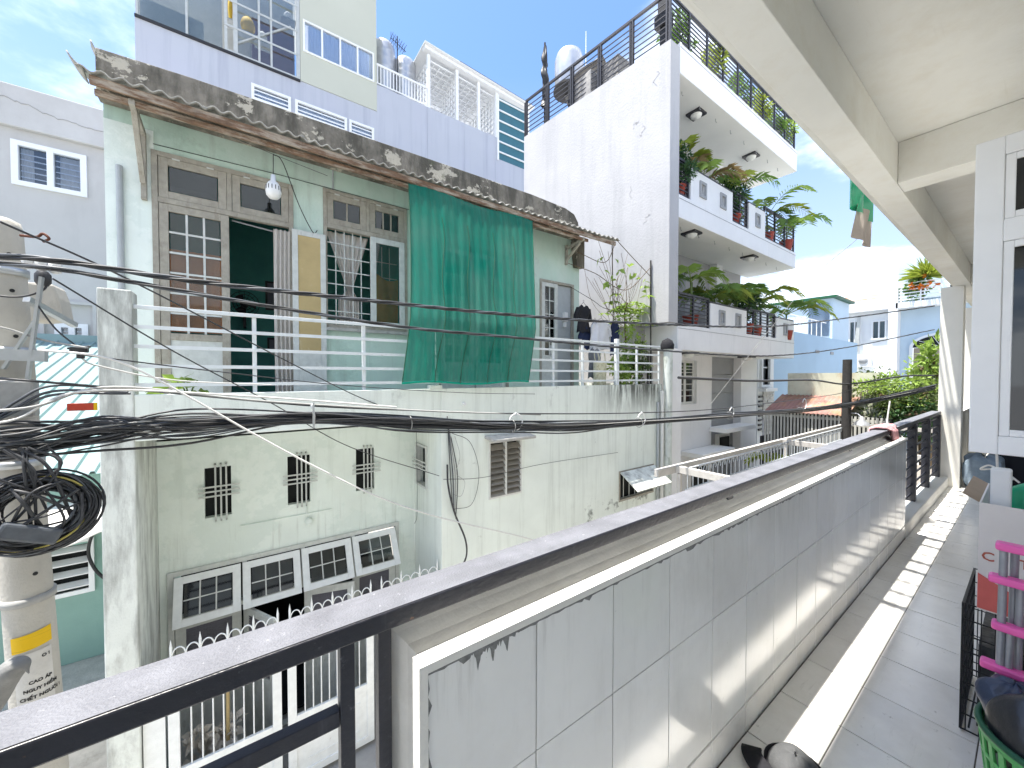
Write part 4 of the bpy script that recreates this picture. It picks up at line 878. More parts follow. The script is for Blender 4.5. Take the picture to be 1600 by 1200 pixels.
# plants on the balconies
PB = 'palms on the white building balconies'
def palm(x, y, z, L, n, label, seed, m='leaf_mid', stem=.5, rise=.9, ll=.36):
    q = random.Random(seed); T = thing('potted_palm', label, 'palm', (x, y, z), PB)
    MB().lathe([(.15, 0), (.2, .3), (.21, .32), (.17, .32), (.001, .3)], (x, y, z), 14).build('pot', 'pot_red', T)
    for k in range(3): MB().tube([(x + .04 * k, y, z + .28), (x + q.uniform(-.1, .1), y, z + .3 + stem)], .02, 6).build('trunk', 'stem_green', T)
    for k in range(max(5, n - 3)):
        a = 6.283 * k / max(5, n - 3) + q.uniform(-.4, .4); frond((x, y, z + .3 + stem), a, L * 1.25 * q.uniform(.75, 1.1), rise * q.uniform(.7, 1.3), seed * 50 + k, ll * 1.2, 15, .016).build('frond', m if q.random() > .55 else 'leaf_light' if q.random() > .4 else 'leaf_yellow' if q.random() > .15 else 'leaf_dry', T)
palm(9.15, 5.25, 5.91, .62, 8, 'palm at the left end of the third floor balcony', 1, 'leaf_mid', .75, 1.1)
palm(10.1, 5.35, 5.91, 1.15, 9, 'palm rising behind the first solid parapet of the third floor balcony', 2, 'leaf_light', .55)
palm(11.7, 5.3, 5.91, 1.2, 9, 'palm over the middle railing of the third floor balcony', 3, 'leaf_mid', .6)
palm(13.9, 5.2, 5.91, 1.4, 9, 'palm over the right railing of the third floor balcony', 4, 'leaf_mid', .55)
palm(15.2, 5.1, 5.91, 1.5, 9, 'palm at the right end of the third floor balcony', 5, 'leaf_mid', .25, .8)
palm(9.5, 5.3, 2.84, .85, 8, 'palm at the left end of the second floor balcony', 6, 'leaf_mid', .9)
palm(10.9, 5.4, 2.84, 1.1, 11, 'bushy palm behind the solid parapet of the second floor balcony', 7, 'leaf_mid', .65)
palm(11.9, 5.25, 2.84, 1.15, 11, 'palm before the second railing of the second floor balcony', 8, 'leaf_mid', .7)
palm(13.1, 5.2, 2.84, 1.2, 10, 'palm over the right railing of the second floor balcony', 9, 'leaf_mid', .65)
palm(15.3, 5.1, 2.84, 1.5, 10, 'palm drooping over the right end of the second floor balcony', 10, 'leaf_mid', .55, .8)
potted('balcony_bush', 8.72, 5.22, 5.91, .18, .3, 'pot_red', 'leaf_dark', (.38, .28, .5), 900, .12, .05, 'dark bush on the left railing of the third floor balcony', 51, 'bush', 'bushes on the white building balconies', clumps=14)
potted('balcony_bush', 11.6, 5.2, 5.91, .18, .3, 'pot_red', 'leaf_dark', (.5, .28, .5), 1000, .12, .05, 'dark bush on the middle railing of the third floor balcony', 52, 'bush', 'bushes on the white building balconies', clumps=14)
potted('balcony_bush', 12.5, 5.2, 2.84, .18, .3, 'pot_red', 'leaf_dark', (.5, .28, .55), 900, .13, .05, 'dark bush on the right railing of the second floor balcony', 53, 'bush', 'bushes on the white building balconies', clumps=14)
for i, (x, l_) in enumerate(((9.0, 'leaf_mid'), (10.6, 'leaf_yellow'), (12.2, 'leaf_mid'), (13.4, 'leaf_yellow'), (14.6, 'leaf_mid'), (15.5, 'leaf_light'))):
    potted('roof_plant', x, 5.35, 9.43, .2, .3, 'pot_grey', l_, (.45, .3, .5), 420, .16, .07, ['roof plant nearest the terrace corner post', 'yellow green roof plant second from the corner', 'third roof plant along the terrace rail', 'yellow green roof plant fourth along the terrace rail', 'fifth roof plant along the terrace rail', 'last roof plant at the right end of the terrace rail'][i], 60 + i, 'plant', 'plants on the white roof terrace')
# roof clutter: wrapped mast, water tank under tarpaulin, whip antenna, box at the corner
mat('tarp_grey', (.28, .27, .26), .85, .15, 6, .4, 18, stains=[((.55, .52, .47), (4, 4, 4), .5, .7, .6)])
mat('steel_tank', (.50, .51, .53), .3, .08, 5, .05, metal=.5)
mat('aluminium', (.62, .63, .64), .45, .08, 8, .05, metal=.2)
T = thing('wrapped_mast', 'mast wrapped in torn grey sheet on the white roof', 'mast', (7.82, 9.2, 9.3))
q = random.Random(77)
MB().tube([(7.82, 9.2, 9.3), (7.82, 9.2, 12.1)], .03, 8).build('pole', 'dark_metal', T)
MB().grid(18, 30, lambda u, v: (7.82 + (.085 + .04 * math.sin(v * 23 + u * 4) + .04 * math.sin(u * 19 + v * 9)) * math.cos(u * 6.283) * (1 - .6 * max(0, v - .7) / .3), 9.2 + (.08 + .03 * math.sin(v * 17)) * math.sin(u * 6.283), 10.1 + 1.9 * v)).build('sheet_wrap', 'dark_metal', T)
T = thing('roof_tank', 'white domed water tank on the white building roof', 'tank', (8.1, 8.6, 9.3))
MB().lathe([(.42, 0), (.44, .1), (.44, .85), (.38, 1.05), (.22, 1.18), (.001, 1.22)], (8.2, 8.5, 10.35), 24).build('tank_body', 'steel_tank', T); MB().lathe([(.48, 0), (.48, .05)], (8.2, 8.5, 10.3), 24).box(7.85, 8.1, 9.3, 7.93, 8.18, 10.3).box(8.7, 8.1, 9.3, 8.78, 8.18, 10.3).build('tank_stand', 'dark_metal', T)
tag(MB().grid(14, 14, lambda u, v: (7.88 + 1.0 * u + .04 * math.sin(v * 9), 7.0 + 1.7 * v, 10.25 - .85 * abs(u - .1) + .30 * v * (1 - u) + .07 * math.sin(u * 8 + v * 7))).build('tarpaulin', 'tarp_grey', solid=.01), 'grey tarpaulin sheet stretched behind the roof railing', 'tarpaulin')
b = MB(); b.box(7.75, 7.2, 9.3, 8.6, 8.0, 9.95); b.box(7.9, 6.4, 9.3, 8.5, 7.0, 9.9); tag(b.build('roof_hut', 'tarp_grey', bev=.02), 'low grey covered boxes behind the side roof railing', 'box')
tag(MB().tube([(8.3, 7.9, 9.3), (8.3, 7.9, 11.75)], .018, 6, rr=[.022, .010]).build('whip_antenna', 'white_plastic'), 'thin white upright antenna on the white roof', 'antenna')
b = MB(); b.box(8.10, 5.18, 9.9, 8.42, 5.5, 10.18); b.box(8.18, 5.25, 9.42, 8.34, 5.4, 9.9); b.box(8.15, 5.2, 10.18, 8.38, 5.44, 10.9); tag(b.build('roof_floodlight', 'dark_metal', bev=.02), 'dark lamp fixture behind the corner of the roof railing', 'lamp')

# ================================================================== lavender building far behind
mat('lavender_wall', (.455, .475, .525), .85, .03, .6, .04, 40, stains=[((.25, .26, .34), (3.0, 3.0, .12), .50, .72, .45), ((.45, .46, .55), (.5, .5, .3), .5, .7, .4)])
mat('cream_wall', (.50, .51, .43), .85, .03, .8, .04, 40, stains=[((.5, .5, .42), (2, 2, .2), .56, .8, .3)])
mat('cage_steel', (.45, .47, .46), .5, .1, 8, .05)
mat('cage_back', (.50, .50, .46), .85, .15, 1.2, .05)
mat('white_metal', (.78, .79, .79), .45, .04, 8, .03)
mat('blue_louvre', (.03, .13, .17), .35, .1, 4, .02, spec=.5)
mat('shed_purple', (.20, .15, .17), .8, .12, 4, .1)
mat('goods_yellow', (.62, .42, .06), .7, .1, 5, .1)
mat('curtain_blue', (.72, .77, .84), .85, .06, 5, .1)
glass('blue_glass', (.86, .89, .93), .03)
LB = thing('lavender_building', 'lavender building with a cream upper block and steel cage behind the green house roof', 'building', (4, 18, GZ))
YL = 16.0
lowh = [(.28, 1.47, 11.2, 11.75), (1.60, 3.38, 11.2, 11.75), (3.46, 4.42, 11.2, 11.75)]
wall('y', YL, YL + .2, -2.6, 4.53, GZ, 12.50, lowh).build('wall', 'lavender_wall', LB)
wall('y', YL, YL + .2, 4.531, 12.6, GZ, 13.60, [(10.52, 12.45, 12.56, 13.61)]).build('wall', 'lavender_wall', LB)
MB().box(-2.6, YL + .201, GZ, 12.6, 24, 12.4).build('rear_block', 'lavender_wall', LB)
for k, xd in enumerate((6.75, 8.6, 10.35)): MB().box(xd, YL - .012, 11.0, xd + .05, YL - .001, 13.58).build('downpipe', 'lavender_wall', LB)
for x0, x1, z0, z1 in lowh:
    f = MB(); frame(f, 'y', YL - .05, YL + .05, x0, x1, z0, z1, .09); o = f.build('window', 'white_metal', LB)
    MB().box(x0 + .09, YL + .03, z0 + .09, x1 - .09, YL + .04, z1 - .09).build('pane', 'blue_glass', o)
    MB().grid(40, 2, lambda u, v, x0=x0, x1=x1, z0=z0, z1=z1: (x0 + .1 + (x1 - x0 - .2) * u, YL + .075 + .02 * math.sin(u * 60), z0 + .1 + (z1 - z0 - .2) * v)).build('curtain', 'curtain_blue', o)
    for z in (.2, .36): MB().box(x0 + .09, YL - .03, z0 + z - .02, x1 - .09, YL - .01, z0 + z + .02).build('window_bar', 'white_metal', o)
# cream block
cw = [(1.88, 4.44, 13.62, 14.78)]
wall('y', YL - .02, YL + .18, 1.79, 4.545, 12.505, 17.8, cw).build('cream_block', 'cream_wall', LB)
wall('x', 4.35, 4.545, YL + .181, 22, 12.5, 17.8).build('cream_block', 'cream_wall', LB); MB().box(1.7, YL - .2, 17.8, 4.75, 22, 17.95).build('cream_roof', 'white_metal', LB)
f = MB(); frame(f, 'y', YL - .05, YL + .05, 1.88, 4.44, 13.62, 14.78, .06)
for k in (1, 2, 3): x = 1.88 + 2.56 * k / 4; f.box(x - .03, YL - .048, 13.68, x + .03, YL + .048, 14.72)
o = f.build('window', 'white_metal', LB)
for k in range(4):
    x = 1.94 + 2.5 * k / 4; MB().box(x, YL + .0, 13.68, x + .57, YL + .01, 14.72).build('pane', 'blue_glass', o)
    MB().grid(30, 2, lambda u, v, x=x, k=k: (x + (.12 if k in (0,) else 0) + (.45 if k in (0, 3) else .57) * u, YL + .05 + .02 * math.sin(u * 25 + k), 13.68 + 1.04 * v)).build('curtain', 'curtain_blue', o)
# steel cage terrace
o = MB().box(-2.6, 18.2, 12.42, 1.78, 18.3, 17).build('cage_rear', 'cage_back', LB)
MB().box(-2.6, YL + .25, 12.42, -1.0, YL + .35, 13.3).build('cage_wall', 'pvc_grey', LB)
MB().box(.35, 17.5, 12.42, 1.75, 18.1, 15.2).build('storage_cabinet', 'shed_purple', LB)
for k, (x, w_) in enumerate(((-2.58, .06), (-1.43, .06), (-.44, .08), (-.20, .12), (.50, .06), (.86, .06), (1.66, .12))): MB().box(x, YL - .02, 12.5, x + w_, YL + .08, 17.4).build('cage_post', 'cage_steel', LB)
for z in (12.52, 13.35, 14.2, 15.1, 16.1): MB().box(-.44, YL - .04, z, 1.70, YL - .021, z + .06).build('cage_bar', 'cage_steel', LB)
MB().bar((-.1, YL + .12, 13.0), (1.5, YL + .12, 14.4), .05, .05).build('cage_brace', 'cage_steel', LB)
MB().box(-2.6, YL - .05, 12.44, 1.78, YL + .1, 12.52).build('cage_sill', 'dark_metal', LB)
glass('cage_mesh', (.80, .82, .80), .02)
MB().box(-2.5, YL + .10, 12.53, -.5, YL + .105, 17.3).build('cage_mesh_sheet', 'cage_mesh', LB)
MB().box(-.1, YL + .14, 12.53, 1.65, YL + .145, 17.3).build('cage_mesh_sheet', 'cage_mesh', LB)
for i, (x, z, w_, h_, m_, l_) in enumerate(((.0, 14.1, .45, .6, 'goods_yellow', 'yellow bundle in the steel cage'), (-.36, 14.3, .14, .9, 'goods_yellow', 'narrow yellow roll at the cage post'), (.52, 14.0, .3, .4, 'cloth_white', 'white sack beside the yellow bundle in the cage'), (.05, 12.5, .35, .35, 'cloth_white', 'white sack low in the cage'), (1.35, 15.3, .3, .25, 'cloth_white', 'white bundle on the cage cabinet'))):
    b = MB(); b.grid(14, 10, lambda u, v, x=x, z=z, w_=w_, h_=h_: (x + w_ / 2 + w_ / 2 * math.cos(u * 6.283) * math.sin(.15 + v * 2.85) ** .5, 17.0 + .2 * math.sin(u * 6.283) * math.sin(.15 + v * 2.85) ** .5, z + h_ * v)); tag(b.build('stored_bundle', m_), l_, 'bundle', 'goods in the steel cage')
    if z > 13: MB().box(x - .1, 16.85, z - .05, x + w_ + .1, 17.3, z - .001).build('cage_shelf', 'cage_steel', LB)
# roof terrace rail, lattice pergola, blue louvred bay
f = MB(); f.box(4.55, YL + .02, 14.42, 6.76, YL + .08, 14.50); f.box(4.55, YL + .03, 13.68, 6.76, YL + .07, 13.73); o = f.build('terrace_rail', 'white_metal', LB)
for k in range(17): x = 4.58 + k * .133; MB().box(x, YL + .035, 13.731, x + .035, YL + .065, 14.419).build('baluster', 'white_metal', o)
P0, P1 = 6.77, 10.45
for k, x in enumerate((6.77, 8.18, 9.35, 10.38)): MB().box(x, YL + .0, 13.6, x + .13, YL + .12, 15.95 - .03 * k).build('pergola_post', 'white_metal', LB)
MB().prism([(6.6, 16.05), (12.55, 15.72), (12.55, 15.86), (6.6, 16.2)], 1, YL - .12, YL + .15).build('pergola_beam', 'white_metal', LB)
MB().prism([(6.55, 16.21), (12.7, 15.87), (12.7, 15.90), (6.55, 16.24)], 1, YL - .25, YL + 3.4).build('pergola_roof', 'white_metal', LB)
MB().prism([(8.3, 16.16), (12.6, 15.92), (12.6, 15.98), (8.3, 16.22)], 1, YL - .2, YL + 2.5).build('solar_panel', 'dark_metal', LB)
def lattice(fn, nu, nv, w, name, m='white_metal'):
    b = MB()
    for i in range(nu + 1): b.bar(fn(i / nu, 0), fn(i / nu, 1), w, w)
    for j in range(nv + 1): b.bar(fn(0, j / nv), fn(1, j / nv), w, w)
    return b.build(name, m, LB)
lattice(lambda u, v: (6.9, YL + .2 + 3.0 * u, 13.6 + 2.3 * v), 10, 8, .055, 'lattice_screen')
lattice(lambda u, v: (6.9 + 3.5 * u, YL + 3.2, 13.6 + 2.2 * v), 12, 8, .055, 'lattice_screen')
lattice(lambda u, v: (10.4, YL + .2 + 3.0 * u, 13.6 + 2.1 * v), 10, 8, .055, 'lattice_screen')
lattice(lambda u, v: (6.9 + 3.5 * u, YL + .2 + 3.0 * v, 15.85 - .15 * u), 12, 10, .05, 'lattice_roof')
lattice(lambda u, v: (8.3, YL + .2 + 1.6 * u, 13.6 + 2.2 * v), 6, 8, .05, 'lattice_screen')
o = MB().box(10.52, YL + .02, 12.57, 12.44, YL + .05, 15.65).build('louvred_bay', 'blue_louvre', LB)
for k in range(6): z = 12.9 + k * .52; MB().box(10.5, YL - .03, z, 12.46, YL + .015, z + .07).build('bay_bar', 'white_metal', o)
for x in (10.46, 12.40): MB().box(x, YL - .04, 12.5, x + .1, YL + .1, 15.75).build('bay_post', 'white_metal', o)
for i, (x, y, z, r_, h_) in enumerate(((5.32, 17.6, 13.6, .52, 3.2), (6.25, 17.4, 13.6, .50, 2.75))):
    T = thing('water_tank', ['taller steel water tank nearest the cream block', 'shorter steel water tank beside the white lattice pergola'][i], 'tank', (x, y, z), 'steel water tanks on the roof')
    pr_ = [(r_ * .95, 0)]
    for k in range(8): zz = .1 + (h_ - .4) * k / 8; pr_ += [(r_, zz), (r_ * 1.03, zz + .05), (r_, zz + .1)]
    pr_ += [(r_, h_ - .3), (r_ * .8, h_ - .1), (r_ * .3, h_), (.001, h_ + .01)]; MB().lathe(pr_, (x, y, z), 24).build('tank_body', 'steel_tank', T)
    MB().lathe([(.18, 0), (.18, .08), (.001, .1)], (x, y, z + h_), 12).build('tank_lid', 'steel_tank', T)
m = MB(); m.tube([(5.75, 17, 13.6), (5.75, 17, 16.9)], .025, 6); m.bar((5.45, 17, 16.7), (6.15, 17, 16.4), .02, .02)
for k in range(7): x = 5.47 + .1 * k; z = 16.7 - .04 * k; m.bar((x, 16.7, z), (x, 17.3, z), .014, .014); m.bar((x, 17, z - .25 + .02 * k), (x, 17, z + .25 - .02 * k), .014, .014)
tag(m.build('roof_antenna', 'dark_metal'), 'thin dark television antenna between the two steel tanks', 'antenna')
m = MB()
for k in range(5): m.tube([(2.0 + .5 * k, 16.2, 17.95), (2.2 + .5 * k, 16.1, 18.25), (2.5 + .5 * k, 16.2, 17.98)], .05, 6)
tag(m.build('roof_pipes', 'white_metal'), 'white curved pipes along the cream block roof edge', 'pipes')

# ================================================================== grey-white building at the far left
mat('leftb_wall', (.50, .485, .47), .88, .05, .7, .08, 40, stains=[((.36, .35, .34), (2.0, 2.0, .4), .55, .8, .35), ((.66, .65, .64), (.5, .5, .5), .5, .7, .4)])
mat('upvc', (.80, .81, .83), .4, .03, 8, 0)
FBl = thing('grey_building', 'plain grey white building with a white sliding window at the far left', 'building', (-5, 14, GZ))
w1 = (-4.08, -2.965, 5.76, 6.72); w2 = (-3.52, -3.0, 2.30, 2.80)
wall('y', 13, 13.2, -9, -1.9, GZ, 6.97, [w1, w2]).build('wall', 'leftb_wall', FBl)
wall('x', -2.1, -1.9, 13.201, 20, GZ, 6.97).build('wall', 'leftb_wall', FBl)
MB().box(-9, 12.88, 6.971, -1.88, 20, 7.86).build('roof_parapet', 'leftb_wall', FBl, bev=.02)
m = MB(); q = random.Random(12); x = -4.6; z = 7.55
pts = []
while x < -1.9: pts.append((x, 12.876, z)); x += q.uniform(.03, .09); z += q.uniform(-.045, .03)
for a, c in zip(pts, pts[1:]): m.bar(a, c, .006, .02, (0, 1, 0))
m.build('wall_crack', 'crack', FBl)
for ww, nb_ in ((w1, 5), (w2, 3)):
    f = MB(); frame(f, 'y', 12.95, 13.06, ww[0], ww[1], ww[2], ww[3], .10); mx_ = (ww[0] + ww[1]) / 2; f.box(mx_ - .05, 12.951, ww[2] + .1, mx_ + .05, 13.059, ww[3] - .1); o = f.build('window', 'upvc', FBl)
    for a, c in ((ww[0] + .101, mx_ - .051), (mx_ + .051, ww[1] - .101)):
        MB().box(a, 13.02, ww[2] + .1, c, 13.025, ww[3] - .1).build('pane', 'blue_glass', o)
        for k in range(1, nb_ + 1): z = ww[2] + .1 + (ww[3] - ww[2] - .2) * k / (nb_ + 1); MB().box(a, 13.08, z - .012, c, 13.09, z + .012).build('window_bar', 'upvc', o)
        MB().grid(16, 2, lambda u, v, a=a, c=c, ww=ww: (a + (c - a) * (.15 + .85 * u if a > mx_ - .2 else .45 * u), 13.11 + .012 * math.sin(u * 20), ww[2] + .1 + (ww[3] - ww[2] - .2) * v)).build('curtain', 'curtain', o)
MB().box(-9, 13.3, GZ, -2.1, 13.4, 6.9).build('inner_wall', 'dark_room', FBl)
f = MB(); frame(f, 'y', 12.9, 13.0, -3.72, -2.85, 2.22, 3.3, .06); f.build('shutter_box', 'leftb_wall', FBl)

# corrugated lean-to, shed below it
mat('sheet_blue', (.22, .31, .32), .45, .05, 2, .05, metal=.1)
mat('shed_teal', (.24, .38, .33), .85, .06, 3, .1, 50, stains=[((.2, .3, .27), (5, 5, .5), .55, .8, .4)])
mat('awning_white', (.66, .64, .61), .8, .06, 5, .3, 20)
SR = thing('lean_to_shed', 'teal shed with a ribbed blue grey sheet roof between the pole and the green house', 'shed', (-2.2, 9, GZ))
q = random.Random(4); xs = -5.0; k = 0
def roofz(y): return .40 + (y - 6.6) * .325
while xs < -1.3:
    w_ = min(.74, -1.28 - xs); m = MB(); n = 2
    cs = []; x = xs
    while x < xs + w_ - .001:
        for dx_, dz_ in ((0, 0), (.12, 0), (.135, .035), (.165, .035), (.18, 0)):
            if x + dx_ <= xs + w_: cs.append((x + dx_, dz_))
        x += .185
    vs = []; 
    for y in (6.6, 12.6): vs += [(a, y, roofz(y) + d_ + .004 * (k % 2)) for a, d_ in cs]
    m.add(vs, [(i, i + 1, len(cs) + i + 1, len(cs) + i) for i in range(len(cs) - 1)]); m.build('roof_sheet', 'sheet_blue', SR, solid=.004); xs += w_; k += 1
MB().box(-5, 12.55, roofz(12.6) - .02, -1.29, 12.72, roofz(12.6) + .16).build('roof_flashing', 'sheet_blue', SR)
lv = (-1.93, -1.60, -1.02, -.47)
wall('y', 6.75, 6.85, -5, -1.26, GZ, .38, [lv]).build('wall', 'shed_teal', SR)
f = MB(); frame(f, 'y', 6.72, 6.80, lv[0] - .05, lv[1] + .05, lv[2] - .05, lv[3] + .08, .05); o = f.build('louvre_vent', 'white_metal', SR)
for j in range(4): z = lv[2] + .06 + j * .145; MB().bar((lv[0], 6.77, z), (lv[1], 6.77, z), .09, .02, (0, -.5, .86)).build('slat', 'white_metal', o)
MB().box(lv[0] - .02, 6.84, lv[2] - .02, lv[1] + .02, 6.849, lv[3] + .02).build('vent_backing', 'dark_room', SR)
MB().box(-1.45, 6.74, GZ, -1.40, 6.749, .1).build('batten', 'shed_teal', SR)
tag(MB().grid(20, 8, lambda u, v: (-2.9 + 1.65 * u, 6.70 - .75 * v, .02 - .20 * u * 0 - .28 * v + .10 * u + .05 * math.sin(u * 14) * v)).build('awning_sheet', 'awning_white', solid=.015), 'crumpled white awning sheet between the cable coil and the pillar', 'awning')
MB().tube(smoothpath([(-1.28, 6.5, .15), (-1.55, 6.6, -.4), (-1.52, 6.6, -.75), (-1.28, 6.5, -1.05)]), .018, 6).build('shed_hose', 'dark_metal'); tag(bpy.data.objects['shed_hose'], 'dark hose looping on the teal shed wall', 'hose')
b = MB(); b.box(-5, 6.0, GZ, -1.12, 6.74, -1.9); b.build('shed_step', 'concrete_slab', SR)

# ================================================================== far end of the alley
mat('sky_blue_wall', (.38, .52, .65), .85, .04, .8, .05, 40)
mat('pale_blue_wall', (.50, .62, .72), .85, .04, .8, .05, 40)
mat('far_white', (.74, .76, .77), .8, .04, 1, .05, 40)
mat('rust_roof', (.42, .30, .25), .8, .2, 1.5, .1, stains=[((.45, .14, .06), (.9, .9, .9), .45, .6, .8), ((.62, .60, .58), (1.4, .5, 1.4), .55, .65, .6)])
mat('red_roof', (.36, .20, .17), .75, .15, 2, .1, stains=[((.40, .24, .12), (1.6, 1.6, 1.6), .5, .64, .7), ((.55, .40, .36), (3, 1, 3), .6, .7, .6)])
mat('yellow_wall', (.60, .61, .49), .9, .1, 2, .2, 40, stains=[((.40, .22, .08), (2, 2, .8), .58, .7, .6), ((.28, .30, .2), (3, 3, 1), .52, .7, .5)])
mat('fence_slat', (.50, .50, .46), .75, .1, 6, .1, rv=.1)
mat('door_tan', (.34, .29, .22), .7, .12, 4, .1)
mat('pole_wood', (.045, .043, .042), .9, .2, 12, .3)
mat('stone_stack', (.55, .54, .52), .9, .15, 14, .5, 25)
BL = thing('blue_house', 'sky blue house wall with a glazed roof room beyond the white building', 'house', (24, 8, GZ))
wall('y', 6.5, 6.7, 16.6, 30.8, GZ, 3.62).build('wall', 'sky_blue_wall', BL)
wall('x', 16.6, 16.8, 6.701, 14, GZ, 3.62).build('wall', 'sky_blue_wall', BL)
MB().box(16.8, 6.701, 3.3, 30.8, 14, 3.5).build('roof_deck', 'concrete_slab', BL)
for x in (23.3, 25.6): MB().box(x, 6.47, 2.75, x + .5, 6.499, 2.90).build('vent', 'grey_panel', BL)
MB().box(26.1, 6.55, 3.63, 29.1, 9.5, 5.85).build('roof_room', 'pale_blue_wall', BL); MB().prism([(6.35, 5.98), (9.6, 5.98), (9.6, 5.86), (6.35, 5.86)], 0, 25.9, 29.4).build('roof_room_roof', 'dark_green_plastic', BL)
MB().box(26.02, 6.7, 3.8, 26.099, 7.6, 5.6).build('roof_room_window', 'blue_glass', BL)
for k in range(12): x = 17 + k * .75; MB().tube([(x, 6.8, 3.62), (x, 6.8, 4.5)], .02, 5).build('roof_fence_post', 'white_metal', BL)
MB().tube([(17, 6.8, 4.5), (26, 6.8, 4.5)], .025, 5).build('roof_fence_rail', 'white_metal', BL)
NH = thing('narrow_house', 'narrow white house front with stacked stone base beside the white building', 'house', (17, 6.3, GZ))
wall('y', 6.2, 6.4, 15.9, 17.4, GZ, 4.2, [(16.2, 16.85, 1.25, 2.6)]).build('wall', 'far_white', NH)
f = MB(); frame(f, 'y', 6.12, 6.3, 16.1, 16.95, 1.15, 2.7, .1); o = f.build('window', 'far_white', NH); MB().box(16.2, 6.25, 1.25, 16.85, 6.26, 2.6).build('pane', 'grey_glass', o); MB().box(16.2, 6.22, 1.9, 16.85, 6.245, 1.95).build('window_bar', 'far_white', o); MB().box(16.0, 5.95, 1.0, 17.1, 6.2, 1.12).build('sill', 'far_white', o)
q = random.Random(9); z = -.6
while z < .95:
    x = 16.35
    while x < 17.35:
        w_ = q.uniform(.18, .45); MB().box(x, 6.17 - q.uniform(0, .03), z, min(x + w_, 17.39) - .012, 6.199, z + .10).build('stone', 'stone_stack', NH); x += w_
    z += .115
for j in range(8): z = -.5 + .18 * j; MB().box(15.95, 6.14, z, 16.3, 6.19, z + .07).build('vent_slat', 'dark_metal', NH)
# shed with red roof and slatted front, pale yellow wall behind
SH = thing('slatted_shed', 'low shed with rusty red sheet roof and white slatted front at the alley end', 'shed', (13.4, 3.7, GZ))
MB().box(14.0, 2.5, GZ, 14.15, 4.6, 1.68).build('yellow_wall', 'yellow_wall', SH)
n = 9
for k in range(n):
    y0 = 4.75 - k * .21; m = MB(); m.grid(8, 2, lambda u, v, y0=y0: (12.70 + 1.3 * v, y0 - .215 * u + (-.18 * v if False else -.0), .55 + .45 * v + .015 * math.sin(u * 4 * math.pi)))
    m.build('roof_sheet', 'red_roof', SH, solid=.008)
MB().box(12.78, 2.1, GZ, 12.80, 4.8, -1.2).build('lower_wall', 'far_white', SH)
for k in range(33): y = 2.12 + k * .082; MB().box(12.80, y, -1.2, 12.825, y + .045, .54).build('slat', 'fence_slat', SH)
MB().box(12.83, 2.1, .40, 12.87, 4.8, .47).box(12.83, 2.1, -1.0, 12.87, 4.8, -.93).build('slat_rail', 'fence_slat', SH)
MB().box(13.3, 2.1, GZ, 13.35, 4.75, .5).build('shed_back', 'dark_room', SH)
# dark gate beside it
tag(MB().box(12.9, 4.85, GZ, 15.6, 4.95, -.25).build('dark_gate', 'dark_metal', bev=.02), 'black metal gate low beside the slatted shed', 'gate')
fr = MB()
for k in range(12): fr.box(13.0 + .2 * k, 4.88, -.24, 13.03 + .2 * k, 4.92, .25)
for z in (-.1, .05, .2): fr.box(12.9, 4.895, z, 15.4, 4.91, z + .03)
tag(fr.build('gate_railing', 'white_metal'), 'white bar railing above the black metal gate', 'railing')
FW = thing('rusty_roof_house', 'white house with rusty sheet roof behind the blue house', 'house', (34, 6.5, GZ))
wall('x', 32.5, 32.7, 5.36, 9, GZ, 6.4, [(5.5, 6.2, 3.9, 5.1), (6.7, 7.3, 2.9, 5.2)]).build('wall', 'far_white', FW)
MB().prism([(32.2, 6.42), (36, 7.3), (36, 7.36), (32.2, 6.48)], 1, 5.3, 9.2).build('roof', 'rust_roof', FW)
MB().box(32.0, 5.36, 5.7, 32.49, 9, 6.4).build('fascia', 'far_white', FW)
for (a, c, z0, z1) in ((5.5, 6.2, 3.9, 5.1), (6.7, 7.3, 2.9, 5.2)):
    f = MB(); frame(f, 'x', 32.4, 32.6, a, c, z0, z1, .08); f.box(32.41, (a + c) / 2 - .03, z0 + .08, 32.59, (a + c) / 2 + .03, z1 - .08); o = f.build('window', 'far_white', FW); MB().box(32.55, a + .08, z0 + .08, 32.56, c - .08, z1 - .08).build('pane', 'grey_glass', o)
b = MB(); b.box(31.9, 6.15, 2.2, 32.45, 6.75, 2.95); o = b.build('air_conditioner', 'far_white', FW, bev=.03); MB().lathe([(.22, 0), (.22, .02), (.001, .021)], (0, 0, 0), 18).xf(Matrix.Translation((31.88, 6.45, 2.58)) @ Matrix.Rotation(R(-90), 4, 'Y')).build('fan_grille', 'grey_panel', o)
MB().box(31.6, 5.4, 1.55, 32.4, 7.3, 1.75).build('ledge', 'far_white', FW)
for k in range(5): MB().tube([(32.3, 6.7 + .03 * k, 1.7), (32.2, 6.75 + .05 * k, 3.5), (32.3, 6.72 + .02 * k, 5.5)], .03, 5).build('pipe', 'cage_steel', FW)
AH = thing('arch_house', 'blue house with a planted balcony over an arched doorway at the alley end', 'house', (34, 3.5, GZ))
wall('x', 32.8, 33.0, 1.4, 5.05, GZ, 6.2, [(2.0, 4.55, GZ, 3.3)]).build('wall', 'pale_blue_wall', AH)
b = MB(); pts = [(4.56, 3.2), (4.56, 3.32)] + [(3.27 + 1.29 * math.cos(a), 3.3 + .85 * math.sin(a)) for a in [math.pi * k / 14 for k in range(15)]][::1]
arc = [(3.27 + 1.28 * math.cos(math.pi * k / 16), 3.3 + .82 * math.sin(math.pi * k / 16)) for k in range(17)]
arc2 = [(3.27 + 1.14 * math.cos(math.pi * k / 16), 3.3 + .68 * math.sin(math.pi * k / 16)) for k in range(17)]
for (p, q_, r_, s_) in zip(arc, arc[1:], arc2[1:], arc2): b.prism([p, q_, r_, s_], 0, 32.7, 32.82)
